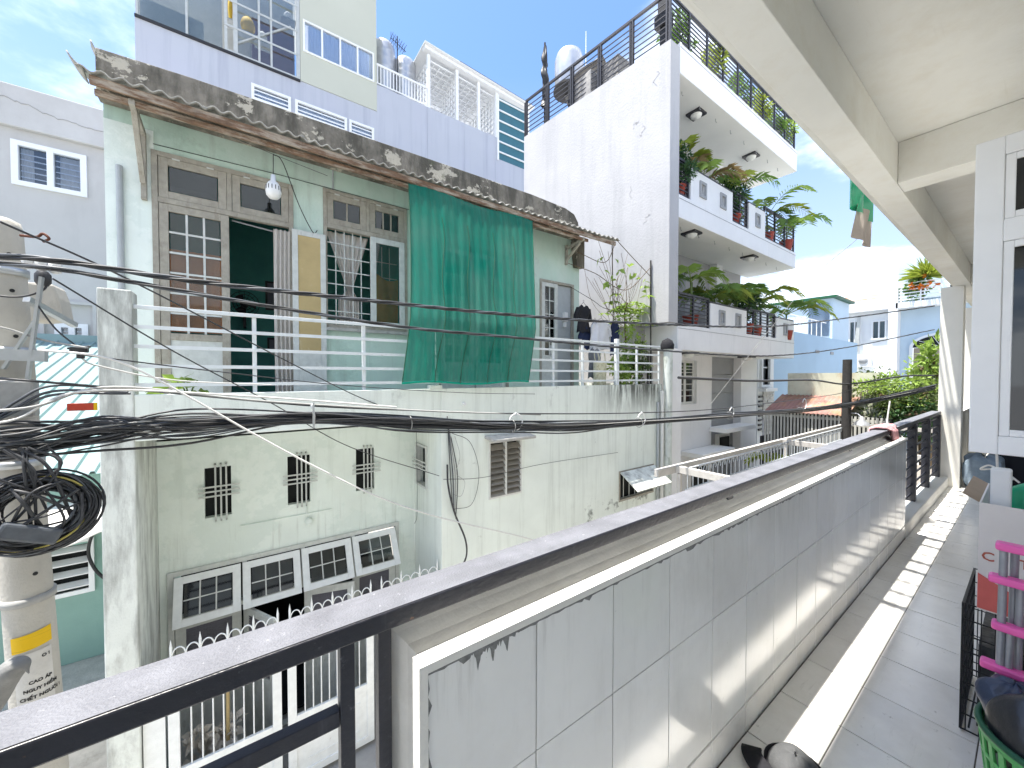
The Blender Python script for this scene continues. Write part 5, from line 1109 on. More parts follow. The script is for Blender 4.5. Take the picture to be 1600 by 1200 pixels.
b.box(32.7, 4.41, GZ, 32.82, 4.55, 3.3); b.box(32.7, 1.99, GZ, 32.82, 2.13, 3.3); b.build('arch_moulding', 'far_white', AH)
MB().prism(arc2, 0, 32.74, 32.79).build('fanlight', 'dark_room', AH)
for k in (1, 2, 3, 4): a = math.pi * k / 5; MB().bar((32.73, 3.27, 3.3), (32.73, 3.27 + 1.1 * math.cos(a), 3.3 + .66 * math.sin(a)), .03, .03).build('fanlight_bar', 'grey_wood', AH)
for k in range(4): y = 2.14 + k * .568; MB().box(32.9, y, GZ, 32.96, y + .555, 3.28).build('door_leaf', 'door_tan', AH, bev=.02)
MB().box(31.9, 1.4, 5.65, 32.79, 5.04, 5.98).build('balcony_slab', 'far_white', AH); MB().box(31.9, 4.95, GZ, 32.79, 5.35, 6.9).build('corner_pier', 'far_white', AH)
for k in range(6): MB().box(31.95, 1.4, 6.1 + k * .19, 32.0, 4.94, 6.16 + k * .19).build('balcony_bar', 'white_metal', AH)
for k in range(5): MB().box(31.96, 1.6 + k * .8, 5.981, 31.99, 1.66 + k * .8, 7.1).build('balcony_post', 'white_metal', AH)
wall('x', 34, 34.2, 1.4, 5.3, 5.9, 9.0, [(1.8, 3.2, 6.3, 8.2)]).build('upper_wall', 'pale_blue_wall', AH); b = MB(); frame(b, 'x', 33.95, 34.05, 1.8, 3.2, 6.3, 8.2, .09); b.box(33.96, 2.45, 6.39, 34.04, 2.55, 8.11); b.build('upper_window', 'far_white', AH); MB().box(34.1, 1.8, 6.3, 34.12, 3.2, 8.2).build('pane', 'grey_glass', AH)
T = thing('balcony_palm', 'spiky yellow green palm on the far arched house balcony', 'palm', (32.3, 4.0, 5.98))
MB().tube([(32.3, 4.0, 5.98), (32.3, 4.0, 7.1)], .06, 6).build('trunk', 'stem_brown', T)
q = random.Random(14); m = MB()
for k in range(220):
    d = rdir(q); d.z = abs(d.z) * .9 + .05; leaf(m, Vector((32.3, 3.85, 7.35)) + d * .1, d, rdir(q), q.uniform(.8, 1.45), .10, .15)
m.build('leaves', 'leaf_yellow', T)
T = thing('balcony_shrub', 'small leafed shrub with orange flowers below the far palm', 'bush', (32.2, 4.3, 5.98)); m = MB(); foliage(m, (32.15, 4.2, 6.7), (.4, .7, .7), 700, .22, .12, 15, 10); m.build('leaves', 'leaf_mid', T)
mat('flower_orange', (.75, .22, .03), .6, .1, 5, 0, trans=.2)
for k in range(9):
    c = (32.0 + q.uniform(-.1, .1), 4.1 + q.uniform(-.7, .7), 7.0 + q.uniform(-.4, .5)); m = MB()
    for j in range(8): leaf(m, c, rdir(q), rdir(q), .22, .16, .1)
    m.build('flower', 'flower_orange', T)
# trees over the far wall
def tree(name, label, x, y, base, crown, n, L, w, m_, seed, trunk=.09, m2=None):
    T = thing(name, label, 'tree', (x, y, base)); q = random.Random(seed); c = Vector((x, y, crown[0]))
    MB().tube(smoothpath([(x, y, base), (x + .08, y - .05, (base + crown[0]) / 2), (x, y, crown[0])]), trunk, 8, rr=None).build('trunk', 'stem_brown', T)
    b = MB()
    for k in range(9):
        d = rdir(q); d.z = abs(d.z) * .6 + .1; e = c + Vector((d.x * crown[1], d.y * crown[2], d.z * crown[3])) * .8; b.tube(smoothpath([c - Vector((0, 0, .3)), c.lerp(e, .5) + rdir(q) * .1, e]), .03, 5)
    b.build('limb', 'stem_brown', T)
    m = MB(); foliage(m, c, crown[1:], n, L, w, seed, 34); m.build('crown', m_, T)
    if m2: m = MB(); foliage(m, c + Vector((0, 0, crown[3] * .35)), (crown[1] * .9, crown[2] * .9, crown[3] * .6), n // 2, L, w, seed + 1, 20); m.build('crown', m2, T)
tree('leafy_tree', 'small leafed tree leaning over the slatted shed', 14.3, 2.25, GZ, (.95, 1.1, .95, .75), 3000, .12, .055, 'leaf_olive', 101, m2='leaf_light')
tree('leafy_tree', 'dark lower tree at the right of the slatted shed', 13.7, 1.65, GZ, (.45, .6, .55, .5), 1800, .12, .06, 'leaf_dark', 103)
tree('broadleaf_tree', 'bright broad leaved tree before the arched doorway', 17.5, 1.95, GZ, (1.7, .45, .42, .85), 420, .30, .12, 'leaf_light', 105)
tag(MB().tube([(12, 2.71, GZ), (12, 2.713, 1.99)], .09, 12, rr=[.12, .09]).build('far_pole', 'pole_wood'), 'dark weathered pole at the alley end carrying the cables', 'pole')
T = thing('pole_lamp', 'small grey lamp shade on the far dark pole', 'lamp', (12, 2.5, .45)); MB().lathe([(.16, 0), (.13, .06), (.05, .12), (.03, .2), (.001, .21)], (11.95, 2.42, .42), 16).build('lamp_shade', 'grey_tube', T); MB().tube([(12, 2.7, .7), (11.97, 2.5, .68), (11.95, 2.42, .6)], .015, 6).build('lamp_arm', 'grey_tube', T)
palm_ = thing('alley_palm', 'small palm fronds rising before the slatted shed', 'palm', (11.6, 4.1, GZ)); MB().tube([(11.6, 4.1, GZ), (11.6, 4.1, -.9)], .04, 6).build('trunk', 'stem_green', palm_)
for k in range(5): frond((11.6, 4.1, -.9), 1.2 * k, .9, 1.2, 900 + k, .3, 20).build('frond', 'leaf_yellow', palm_)

# ================================================================== steel frame with scrolled fence below the rail
mat('frame_steel', (.50, .48, .45), .7, .12, 10, .2, 60, stains=[((.25, .22, .19), (10, 10, 10), .55, .7, .5)])
mat('scroll_steel', (.48, .52, .56), .5, .1, 10, .1)
CF = thing('canopy_frame', 'pale steel canopy frame with scrolled fence beyond the handrail', 'frame', (9, 2.3, .3))
ZC = .35; YO = 2.90
MB().box(4.40, YO - .03, ZC - .10, 13.4, YO + .03, ZC).build('outer_beam', 'frame_steel', CF, bev=.004)
for x in (4.80, 8.50, 13.0): MB().box(x, .97, ZC - .09, x + .06, YO - .031, ZC + .003).build('cross_beam', 'frame_steel', CF, bev=.004)
for x in (4.80, 8.5, 12.9): MB().box(x, 2.80, GZ, x + .05, 2.85, ZC - .101).build('frame_leg', 'frame_steel', CF)
YS = 2.78
for z in (.02, -.10): MB().box(4.9, YS - .012, z - .012, 12.9, YS + .012, z + .012).build('fence_rail', 'scroll_steel', CF)
MB().box(4.9, YS - .012, .302, 12.9, YS + .012, .318).build('fence_rail', 'scroll_steel', CF)
sm = MB(); sm.tube(smoothpath([(0, 0, -.10), (0, 0, .20), (.015, 0, .265), (.055, 0, .298), (.09, 0, .26), (.075, 0, .22)], 4), .0075, 5); sp = None
for k in range(56):
    x = 4.95 + k * .14
    if sp is None: sp = sm.build('scroll', 'scroll_steel', CF); sp.location = (x, YS, 0)
    else: share(sp, 'scroll', (x, YS, 0), CF)
for k in range(9): x = 5.0 + k * .95; MB().box(x, YS - .01, -.45, x + .025, YS + .01, -.101).build('fence_post', 'scroll_steel', CF)
MB().box(4.9, YS - .01, -.46, 12.9, YS + .01, -.435).build('fence_rail', 'scroll_steel', CF)
mat('gutter_dirt', (.23, .21, .19), .95, .25, 16, .6, 40, stains=[((.5, .48, .45), (14, 14, 14), .58, .66, .7)])
MB().box(4.7, 1.0, -.62, 13.2, 2.7, -.56).build('canopy_roof', 'gutter_dirt', CF)

# ================================================================== concrete pole with fittings, coil, notices
mat('pole_concrete', (.50, .475, .42), .9, .1, 5, .2, 60, stains=[((.24, .22, .18), (5, 5, 2), .55, .75, .5), ((.55, .52, .46), (2, 2, 2), .5, .7, .4)])
mat('cable_black', (.036, .037, .041), .5, .2, 30, 0, spec=.5)
mat('cable_blue', (.085, .095, .11), .4, .2, 30, 0, spec=.5)
mat('cable_grey', (.36, .36, .35), .5, .1, 30, 0)
mat('cable_white', (.70, .69, .66), .5, .06, 30, 0)
mat('cable_yellow', (.42, .36, .10), .5, .1, 30, 0)
mat('galv', (.50, .52, .53), .4, .1, 12, .05, metal=.5)
mat('sign_yellow', (.80, .50, .01), .5, .05, 6, .02, stains=[((.25, .16, .02), (2, 2, 130), .56, .6, .5)])
mat('sign_paper', (.62, .60, .56), .8, .08, 12, .1, 60)
mat('print_black', (.03, .03, .03), .8, .05, 8, 0)
mat('rust_bolt', (.14, .055, .035), .8, .2, 20, .2)
mat('tag_red', (.55, .07, .04), .5, .08, 10, .02)
PX, PY = -1.066, 3.30
def paxis(z): return (-.977 - .0547 * (z + .03), 3.208 + .0642 * (z + .03))
def prad(z): return .093 - .006 * z / 2.5
PO = thing('concrete_pole', 'round concrete utility pole hung with cables at the left edge', 'pole', (PX, PY, GZ))
zs_ = [GZ, -1, 0, .6, 1.2, 1.8, 2.40, 2.44, 2.455, 2.456]; MB().tube([(*paxis(z), z) for z in zs_], .13, 30, rr=[prad(z) for z in zs_[:7]] + [.08, .055, .002]).build('shaft', 'pole_concrete', PO)
CA = math.atan2(-PY, -PX)                       # bearing from the pole to the walkway
def onpole(s, z, d=.003):                       # s: metres round the shaft to the right as seen from the walkway
    r_ = prad(z) + d; a = CA + s / r_; c_ = paxis(z); return (c_[0] + r_ * math.cos(a), c_[1] + r_ * math.sin(a), z)
for z in (.50, 1.55, 1.80, 2.05, 2.25): MB().tube([onpole(.03, z, -.02), onpole(.03, z, .004)], .010, 8).build('bolt_hole', 'print_black', PO)
MB().grid(10, 4, lambda u, v: onpole(-.075 + .15 * u, .10 + .085 * v + .015 * u, .005)).build('yellow_notice', 'sign_yellow', PO)
MB().grid(10, 8, lambda u, v: onpole(-.07 + .14 * u, -.22 + .31 * v, .004)).build('paper_notice', 'sign_paper', PO)
for s_, z, t_ in ((.045, .045, 'O !'), (.02, -.075, 'CAO ÁP'), (.02, -.115, 'NGUY HIỂM'), (.02, -.155, 'CHẾT NGƯỜI !')):
    text_mesh(t_, .023, 'print_black', lambda x, y, s_=s_, z=z: onpole(s_ + x, z + y, .0055), 'lettering', PO, .0011)
for z in (.36, 1.72, 1.10, 2.16): b = MB(); b.lathe([(prad(z) + .004, -.02), (prad(z) + .010, -.02), (prad(z) + .010, .02), (prad(z) + .004, .02)], (*paxis(z), z), 28); b.build('steel_band', 'galv' if z > .5 else 'cable_grey', PO)
b = MB(); b.bar((PX - .4, PY - .115, 1.71), (PX + .17, PY - .115, 1.69), .05, .06); b.build('bracket_arm', 'galv', PO)
b = MB(); b.bar((PX + .10, PY - .115, 1.55), (PX + .17, PY - .15, 2.12), .035, .012, (1, 0, 0)); b.bar((PX + .02, PY - .115, 1.62), (PX + .14, PY - .115, 1.90), .03, .012, (1, 0, 0)); b.build('support_strut', 'galv', PO)
b = MB(); b.tube(smoothpath([(PX + .06, PY - .02, 2.36), (PX + .13, PY - .06, 2.355), (PX + .155, PY - .07, 2.375), (PX + .18, PY - .08, 2.35), (PX + .155, PY - .07, 2.33)]), .007, 6); b.build('eye_bolt', 'rust_bolt', PO)
b = MB(); b.box(PX + .0, PY - .18, 1.36, PX + .14, PY - .10, 1.56); b.box(PX - .2, PY - .14, 1.44, PX - .05, PY - .10, 1.62); o = b.build('cable_clamp_box', 'cable_grey', PO, bev=.012)
# insulators where the twisted cables are tied off
ins = MB()
for k, (dx_, dz_) in enumerate(((.10, 0), (.15, -.005), (.20, -.012))): ins.lathe([(.012, -.03), (.026, -.02), (.020, 0), (.026, .02), (.012, .03)], (PX + dx_, PY - .08, 2.20 + dz_), 12)
ins.build('insulator', 'white_plastic', PO)
MB().lathe([(.02, -.04), (.032, -.02), (.032, .02), (.02, .04)], (PX + .16, PY - .1, 2.12), 12).build('insulator', 'cable_black', PO)
# transformer-like grey box behind the pole
MB().prism([(-1.06, 1.93), (-.955, 1.95), (-.97, 2.08), (-.995, 2.17), (-1.15, 2.17), (-1.15, 1.93)], 1, 3.66, 3.86).build('junction_box', 'pole_concrete', bev=.015); tag(bpy.data.objects['junction_box'], 'beige junction box behind the top of the concrete pole', 'box')
b = MB(); b.bar((PX + .2, 3.5, 1.9), (PX + .1, 3.2, 2.0), .03, .03); b.build('box_bracket', 'galv', PO)
# coil of spare cable
CO = thing('cable_coil', 'great tangled coil of black cable hung on the concrete pole', 'coil', (-.88, 2.88, .62))
q = random.Random(19); cc = Vector((-.85, 2.89, .91)); tocam = Vector((.86, -2.86, .65)).normalized(); ax = tocam.cross(Vector((0, 0, 1))).normalized(); ay = ax.cross(tocam)
ax = -ax if ax.x < 0 else ax
for k in range(64):
    r_ = q.uniform(.135, .20); c0 = cc + ax * q.uniform(-.03, .03) + Vector((0, 0, q.uniform(-.03, .02))) + tocam * q.uniform(-.03, .05); el = q.uniform(.82, 1.0); ph = q.uniform(0, 6.28); pts = []
    for j in range(33):
        a = 6.283 * j / 32 + ph; pts.append(c0 + ax * r_ * math.cos(a) + ay * -1 * r_ * el * math.sin(a) + tocam * .015 * math.sin(3 * a + k))
    MB().tube(pts, q.uniform(.004, .007), 5).build('cable_turn', 'cable_yellow' if k in (5, 17, 30) else 'cable_blue' if k % 4 == 0 else 'cable_grey' if k % 13 == 6 else 'cable_black', CO)
for k in range(9):
    a0 = q.uniform(0, 6.28); a1 = a0 + q.uniform(1.5, 3.6); p = cc + ax * .15 * math.cos(a0) + Vector((0, 0, .15 * math.sin(a0))) + tocam * .04; e = cc + ax * .15 * math.cos(a1) + Vector((0, 0, .15 * math.sin(a1))) + tocam * .05
    MB().tube(smoothpath([p, (p + e) / 2 + ax * q.uniform(-.08, .08) + Vector((0, 0, q.uniform(-.08, .08))) + tocam * .05, e], 6), q.uniform(.004, .008), 5).build('cable_turn', 'cable_black', CO)
for k in range(8):
    x0 = q.uniform(-.13, .10); MB().tube(smoothpath([cc + ax * x0 + Vector((0, 0, .32)), cc + ax * (x0 + q.uniform(-.05, .1)) + Vector((0, 0, .2)) + tocam * .05, cc + ax * q.uniform(-.2, .2) + Vector((0, 0, q.uniform(-.15, .1))) + tocam * .05], 6), q.uniform(.005, .008), 5).build('cable_turn', 'cable_black', CO)
b = MB(); b.bar(cc + ax * -.12 + Vector((0, 0, -.06)) + tocam * .09, cc + ax * .06 + Vector((0, 0, -.15)) + tocam * .09, .055, .075); b.build('splice_closure', 'cable_blue', CO, bev=.012)

# ================================================================== overhead cables
def twisted(name, pts, r_, label, n=3, tw=9., mats=('cable_black', 'cable_black', 'cable_blue')):
    T = thing(name, label, 'cable', pts[0]); P = smoothpath(pts, 40); acc = 0; ph = [0]
    for a, c in zip(P, P[1:]): acc += (c - a).length; ph.append(acc)
    for k in range(n):
        out = []
        for i, p in enumerate(P):
            d = (P[min(i + 1, len(P) - 1)] - P[max(i - 1, 0)]).normalized(); s_ = d.cross(Vector((0, 0, 1))).normalized(); u_ = s_.cross(d); a = ph[i] * tw + 6.283 * k / n; out.append(p + (s_ * math.cos(a) + u_ * math.sin(a)) * r_)
        MB().tube(out, r_ * .92, 6).build('strand', mats[k % len(mats)], T)
tw1 = [(-1.8, 3.12, 2.20), (-1.14, 3.1, 2.192), (-.80, 3.04, 2.195), (-.266, 3.05, 2.172), (.451, 3.04, 2.17), (2.14, 3.0, 2.183), (4.096, 2.948, 2.256), (7.687, 2.84, 2.48), (11.84, 2.715, 2.987), (13.6, 1.484, 3.283)]
tw2 = [(-1.8, 3.05, 2.18), (-1.12, 3.05, 2.151), (-.82, 3.0, 2.145), (-.543, 3.03, 2.123), (.17, 3.016, 2.05), (1.099, 2.988, 1.978), (2.105, 2.958, 1.958), (4.033, 2.9, 1.925), (7.578, 2.793, 1.944), (11.685, 2.67, 2.267), (13.6, 1.476, 2.711)]
twisted('twisted_cable', tw1, .0092, 'upper twisted black power cable crossing the whole view', 3, 11)
twisted('twisted_cable', tw2, .0072, 'second twisted power cable running just below the upper one', 3, 9)
def cable(name, pts, r_, m, label, cat='cable', n=10): return tag(MB().tube(smoothpath(pts, n), r_, 6).build(name, m), label, cat)
mess = [(-1.8, 3.1, 1.62), (-1.151, 3.06, 1.58), (-.902, 2.96, 1.559), (-.423, 3.06, 1.487), (.402, 3.059, 1.365), (1.113, 3.038, 1.297), (2.14, 3.007, 1.213), (4.083, 2.948, 1.114), (6.361, 2.88, 1.074), (10.979, 2.741, 1.153), (12.0, 2.6, 1.26), (12.904, 2.005, 1.393), (13.6, 1.458, 1.549)]
cable('messenger_wire', mess, .0065, 'cable_black', 'single steel wire with hooks strung above the cable bundle')
bun = [(-1.8, 3.1, 1.25), (-1.157, 3.0, 1.255), (-.907, 2.95, 1.248), (-.669, 3.03, 1.273), (-.278, 3.06, 1.285), (.401, 3.055, 1.275), (1.112, 3.038, 1.19), (2.14, 3.007, 1.09), (2.998, 2.981, 1.025), (4.085, 2.948, .99), (6.364, 2.88, .945), (9.174, 2.795, .89), (11.954, 2.62, .90), (12.904, 2.0, 1.115), (13.6, 1.454, 1.335)]
BU = thing('cable_bundle', 'thick sagging bundle of black cables along the alley below the balcony', 'cable bundle', (-1, 3, 1.2))
q = random.Random(23)
for k in range(42):
    pts = []; off = rdir(q) * .062 * q.random() ** .5
    for i, p in enumerate(bun):
        sp_ = 1.0 if i not in (5, 9, 10, 11) else .55
        loose = Vector((0, q.uniform(-.018, .018), q.uniform(-.035, .025) * (1.6 if i < 5 else .8)))
        pts.append(Vector(p) + Vector((0, off.y, off.z)) * sp_ * (1.5 if i < 5 else 1) + loose)
    MB().tube(smoothpath(pts, 7), q.choice((.004, .005, .006, .0075)), 5).build('cable', 'cable_blue' if k % 4 == 0 else 'cable_grey' if k in (7, 21) else 'cable_black', BU)
for i in (5, 6, 7, 9, 10, 11):
    a = Vector(bun[i]); w_ = .06; MB().tube([a + Vector((0, math.cos(t_) * w_, math.sin(t_) * w_)) for t_ in [6.283 * j / 14 for j in range(15)]], .004, 4).build('tie', 'cable_grey', BU)
for i, (x, y, z1, z2) in enumerate(((.39, 3.02, 1.365, 1.245), (2.16, 2.97, 1.212, 1.05), (4.09, 2.91, 1.114, .96), (6.37, 2.85, 1.074, .93), (9.3, 2.76, 1.12, .91))):
    T = thing('cable_hook', ['straight steel clip holding the bundle beside the pillar', 'white ring hook holding the bundle over the louvre window', 'white ring hook holding the bundle before the terrace corner', 'white ring hook holding the bundle before the white building', 'white ring hook holding the bundle before the slatted shed'][i], 'hook', (x, y, z2), 'hooks carrying the cable bundle')
    if i == 0: MB().box(x - .006, y - .05, z2 - .03, x + .006, y - .04, z1 + .03).build('clip', 'galv', T)
    else: MB().tube([(x + (z1 - z2) * .5 * math.sin(a), y, (z1 + z2) / 2 + (z1 - z2) * .5 * math.cos(a)) for a in [math.pi * (1.35 * j / 14) for j in range(-4, 11)]], .006, 6).build('ring', 'white_plastic', T); 
    MB().lathe([(.012, -.015), (.014, .01), (.001, .018)], (x, y, z1), 8).build('clamp', 'galv', T)
cable('service_wire', [(4.942, 2.923, 1.562), (7.225, 2.854, 1.502), (9.821, 2.776, 1.498), (11.927, 2.66, 1.393), (13.02, 1.915, 1.58), (13.6, 1.458, 1.596)], .02, 'cable_black', 'thick black cable running to the far dark pole')
cable('drop_cable', [(-.90, 3.1, 1.72), (-.677, 2.992, 1.695), (-.515, 2.987, 1.627), (-.266, 2.979, 1.444), (.052, 2.97, 1.194), (.425, 2.959, .918), (.87, 2.945, .621), (1.407, 2.929, .345), (2.381, 2.9, -.085), (3.3, 2.8, -.6)], .006, 'cable_white', 'white cable slanting down across the house front to the right')
cable('drop_cable', [(-1.0, 3.05, 2.36), (-.6, 3.4, 2.2), (.3, 4.3, 1.75), (1.2, 4.95, 1.30), (2.1, 5.0, .92)], .006, 'cable_black', 'thin black cable slanting from the pole top over the railing')
cable('drop_cable', [(-.83, 3.05, 2.10), (-.4, 3.5, 1.75), (.2, 4.0, 1.33), (1.0, 4.6, .75), (2.25, 4.97, .15)], .005, 'cable_black', 'thin black cable slanting past the small vents')
cable('drop_cable', [(-.75, 3.1, 1.70), (-.2, 3.5, 1.62), (.9, 4.2, 1.48), (2.5, 4.6, 1.35), (4.0, 4.95, 1.28)], .004, 'cable_black', 'thin black cable sagging along the balcony parapet')
cable('drop_cable', [(-1.3, 3.0, 1.42), (-.9, 2.93, 1.42), (-.6, 3.0, 1.52), (.1, 3.06, 1.41), (1.2, 3.03, 1.29), (2.5, 3.0, 1.18)], .007, 'cable_grey', 'grey cable twisted along the messenger wire near the pole')
cable('drop_cable', [(-1.3, 2.96, 1.36), (-.95, 2.92, 1.36), (-.7, 2.97, 1.50), (0, 3.04, 1.45), (1.0, 3.03, 1.33)], .006, 'cable_white', 'white cable looping off the pole beside the red tag')
cable('drop_cable', [(2.30, 4.93, .10), (3.0, 4.94, .02), (4.2, 4.96, .06), (6.2, 4.97, .02)], .004, 'cable_black', 'thin cable across the right ground floor wall')
for i, (dy, dz_) in enumerate(((0, 0), (.03, .03), (.06, -.02))):
    cable('pole_lead', [(PX - .05 + .03 * i, PY - .23, 1.30 + .02 * i), (PX + .10, PY - .24, 1.42 + dz_), (PX + .22, PY - .2, 1.50 + dz_), (-.55, 3.02 + dy, 1.49 + dz_ * .5)], .007, 'cable_blue', ['lowest of the three dark leads bending off the pole', 'middle of the three dark leads bending off the pole', 'third of the dark leads bending off the pole'][i])
cable('pole_lead', [(PX - .2, PY - .18, 2.03), (PX + .05, PY - .14, 2.0), (PX + .16, PY - .12, 2.05), (PX + .18, PY - .1, 2.12)], .005, 'cable_black', 'thin dark lead curling under the insulators')
cable('pole_lead', [(PX - .2, PY - .18, 1.80), (PX, PY - .14, 1.84), (PX + .16, PY - .12, 1.78), (-.72, 3.1, 1.74)], .005, 'cable_grey', 'thin grey lead crossing the pole below the insulators')
T = thing('red_tag', 'red plastic marker tag hanging on the cables by the pillar', 'tag', (-.73, 3.0, 1.40)); MB().box(-.775, 2.985, 1.395, -.665, 3.0, 1.435).build('plate', 'tag_red', T, bev=.003); MB().box(-.676, 2.982, 1.394, -.662, 2.9845, 1.436).build('plate_edge', 'sign_yellow', T)
T = thing('cable_splitter', 'black clamp hanging on a thin cable beside the pole', 'clamp', (-.77, 3.15, 1.70)); b = MB(); b.box(-.80, 3.13, 1.715, -.73, 3.17, 1.745); b.box(-.775, 3.135, 1.68, -.745, 3.165, 1.715); b.bar((-.81, 3.15, 1.735), (-.72, 3.15, 1.75), .03, .012); b.build('body', 'cable_black', T, bev=.006); MB().tube(smoothpath([(-.92, 3.15, 1.98), (-.85, 3.15, 1.84), (-.77, 3.15, 1.745)]), .004, 4).build('lead', 'cable_black', T); MB().tube(smoothpath([(-.755, 3.15, 1.68), (-.70, 3.2, 1.64), (-.4, 3.6, 1.55), (.2, 4.2, 1.50)]), .005, 5).build('lead', 'cable_white', T)
# cables down the corner of the forward block
for i in range(4):
    x = 2.38 + .018 * i; cable('corner_cable', [(x, 4.965, 1.0 - .1 * i), (x + .02, 4.96, .6), (x + .05 + .02 * i, 4.965, .1), (x + .08, 4.97, -.35 - .06 * i)], .007 + .002 * (i == 1), ['cable_black', 'cable_blue', 'cable_grey', 'cable_black'][i], ['leftmost of the cables clipped down the wall corner', 'thick dark cable clipped down the wall corner', 'grey cable clipped down the wall corner', 'rightmost of the cables clipped down the wall corner'][i])
cable('hanging_hose', [(2.37, 4.95, .30), (2.36, 4.9, .0), (2.45, 4.88, -.4), (2.62, 4.86, -.85), (2.60, 4.86, -1.15), (2.35, 4.9, -1.4), (2.0, 4.95, -1.42)], .014, 'cable_black', 'black hose curving down the wall corner to the gate', 'hose')
cable('loop_wire', [(2.45, 4.96, .75), (2.75, 4.95, .58), (2.90, 4.95, .1), (2.78, 4.95, -.35), (2.48, 4.96, -.38)], .004, 'cable_black', 'wide thin wire loop beside the louvre window')
cable('loop_wire', [(2.50, 4.965, .70), (2.58, 4.96, .4), (2.52, 4.96, .15), (2.66, 4.96, .0), (2.60, 4.96, -.2), (2.46, 4.965, -.15)], .003, 'cable_grey', 'small tangled wire loop beside the wall corner')
cable('loop_wire', [(2.20, 5.75, .95), (2.24, 5.8, .5), (2.24, 5.8, -.6), (2.20, 5.8, -.8)], .004, 'cable_black', 'thin wire hanging from the return wall window')
cable('string', [(5.35, 1.15, 3.05), (5.3, 1.6, 2.6), (5.2, 2.6, 1.2)], .003, 'cable_grey', 'thin string hanging from the cloth down to the cables', 'string')
mat('cover_grey', (.20, .20, .195), .7, .1, 14, .2, 60)
# grey curved cover poking into view at the lower left
T = thing('rubber_cover', 'grey curved rubber cover in front of the pole notice', 'cover', (-.9, 2.75, 0))
MB().tube(smoothpath([(-1.05, 2.86, -.04), (-.99, 2.82, .06), (-.945, 2.79, .15), (-.90, 2.755, .215), (-.86, 2.73, .225), (-.842, 2.715, .19)], 6), .05, 16, rr=[.055, .056, .056, .056, .056, .056, .056, .056, .056, .055, .055, .055, .054, .054, .053, .052, .051, .05, .049, .047, .044, .04, .036, .031, .026, .02, .014, .009, .006, .004, .002][:31] or [.075, .075, .074, .073, .072, .072, .071, .07, .069, .068, .067, .066, .065, .064, .063, .062, .060, .058, .056, .054, .051, .047, .042, .037, .032, .026, .02, .014, .009, .005, .002][:31]).build('cover_shell', 'cover_grey', T)

# ================================================================== things along the walkway
# cloth hanging from the upper storey
T = thing('hanging_cloth', 'green net with a beige cloth hanging from the storey above', 'cloth', (5.5, 1.2, 3.1))
MB().grid(10, 8, lambda u, v: (5.15 + .75 * u, 1.16 + .03 * math.sin(u * 11), 3.75 - .40 * v)).build('green_net', 'bottle_green', T)
mat('beige_cloth', (.55, .47, .42), .9, .06, 8, .3, 30, trans=.15)
MB().grid(14, 10, lambda u, v: (5.33 + .62 * u - .16 * v, 1.14 + .025 * math.sin(u * 9 + v), 3.42 - .38 * v)).build('beige_cloth', 'beige_cloth', T)
# pink towel over the handrail
def towel(u, v):
    prof_ = [(.835, .80), (.832, .95), (.838, 1.04), (.87, 1.068), (.93, 1.072), (.97, 1.05), (.975, .97), (.975, .88)]
    f_ = v * (len(prof_) - 1); i = min(int(f_), len(prof_) - 2); t_ = f_ - i; y = prof_[i][0] + (prof_[i + 1][0] - prof_[i][0]) * t_; z = prof_[i][1] + (prof_[i + 1][1] - prof_[i][1]) * t_
    k_ = .5 if v < .3 else 1; x = 5.35 + (u - .5) * (.20 + .30 * v) - .12 * v + .05 * (1 - v)
    return (x, y - .012 * math.sin(u * 17 + v * 4) * (1 if v < .3 else .2), z + .012 * math.sin(u * 14) + .006 * math.sin(u * 31 + v * 9))
tag(MB().grid(30, 28, towel).build('pink_towel', 'pink_cloth', solid=.012), 'pink cloth draped over the handrail where the tiled wall ends', 'cloth')
tag(MB().tube(smoothpath([(5.95, .97, 1.30), (5.9, .98, 1.05), (5.75, .92, .99), (5.7, .83, .93), (5.72, .83, .82)]), .008, 5).build('tie_cord', 'white_string'), 'white cord tied round the handrail beside the pink cloth', 'cord')
# wire crate with carton, step rack, basket, bags
CR = thing('wire_crate', 'black folding wire crate standing by the walkway wall', 'crate', (3.2, -.05, FZ))
cx0, cx1, cy0, cy1, cz0, cz1 = 2.72, 3.27, -.28, .19, FZ + .02, .52
for yy in (cy1 - .008, cy0): m = MB(); frame(m, 'y', yy, yy + .008, cx0, cx1, cz0, cz1, .008); m.build('crate_frame', 'black_wire', CR)
for face in range(4):
    b = MB()
    for k in range(12):
        t_ = (k + .5) / 12
        if face == 0: b.box(cx0 + (cx1 - cx0) * t_ - .002, cy1 - .004, cz0, cx0 + (cx1 - cx0) * t_ + .002, cy1, cz1)
        elif face == 1: b.box(cx0, cy0 + (cy1 - cy0) * t_ - .002, cz0, cx0 + .004, cy0 + (cy1 - cy0) * t_ + .002, cz1)
        elif face == 2: b.box(cx1 - .004, cy0 + (cy1 - cy0) * t_ - .002, cz0, cx1, cy0 + (cy1 - cy0) * t_ + .002, cz1)
    for k in range(9):
        z = cz0 + (cz1 - cz0) * k / 8
        if face == 0: b.box(cx0, cy1 - .0085, z - .002, cx1, cy1 - .0045, z + .002)
        elif face == 1: b.box(cx0 + .0045, cy0, z - .003, cx0 + .0085, cy1, z + .003)
        elif face == 2: b.box(cx1 - .0085, cy0, z - .002, cx1 - .0045, cy1, z + .002)
        elif k < 8:
            y = cy0 + (cy1 - cy0) * (k + .5) / 8; b.box(cx0, y - .003, cz0 + .02, cx1, y + .003, cz0 + .026)
    b.build('wire_side', 'black_wire', CR)
b = MB(); b.box(cx0 + .03, cy0 + .03, cz0 + .03, cx1 - .03, cy1 - .05, .34); b.build('crate_contents', 'black_bag'); tag(bpy.data.objects['crate_contents'], 'dark bundle inside the wire crate', 'bundle')
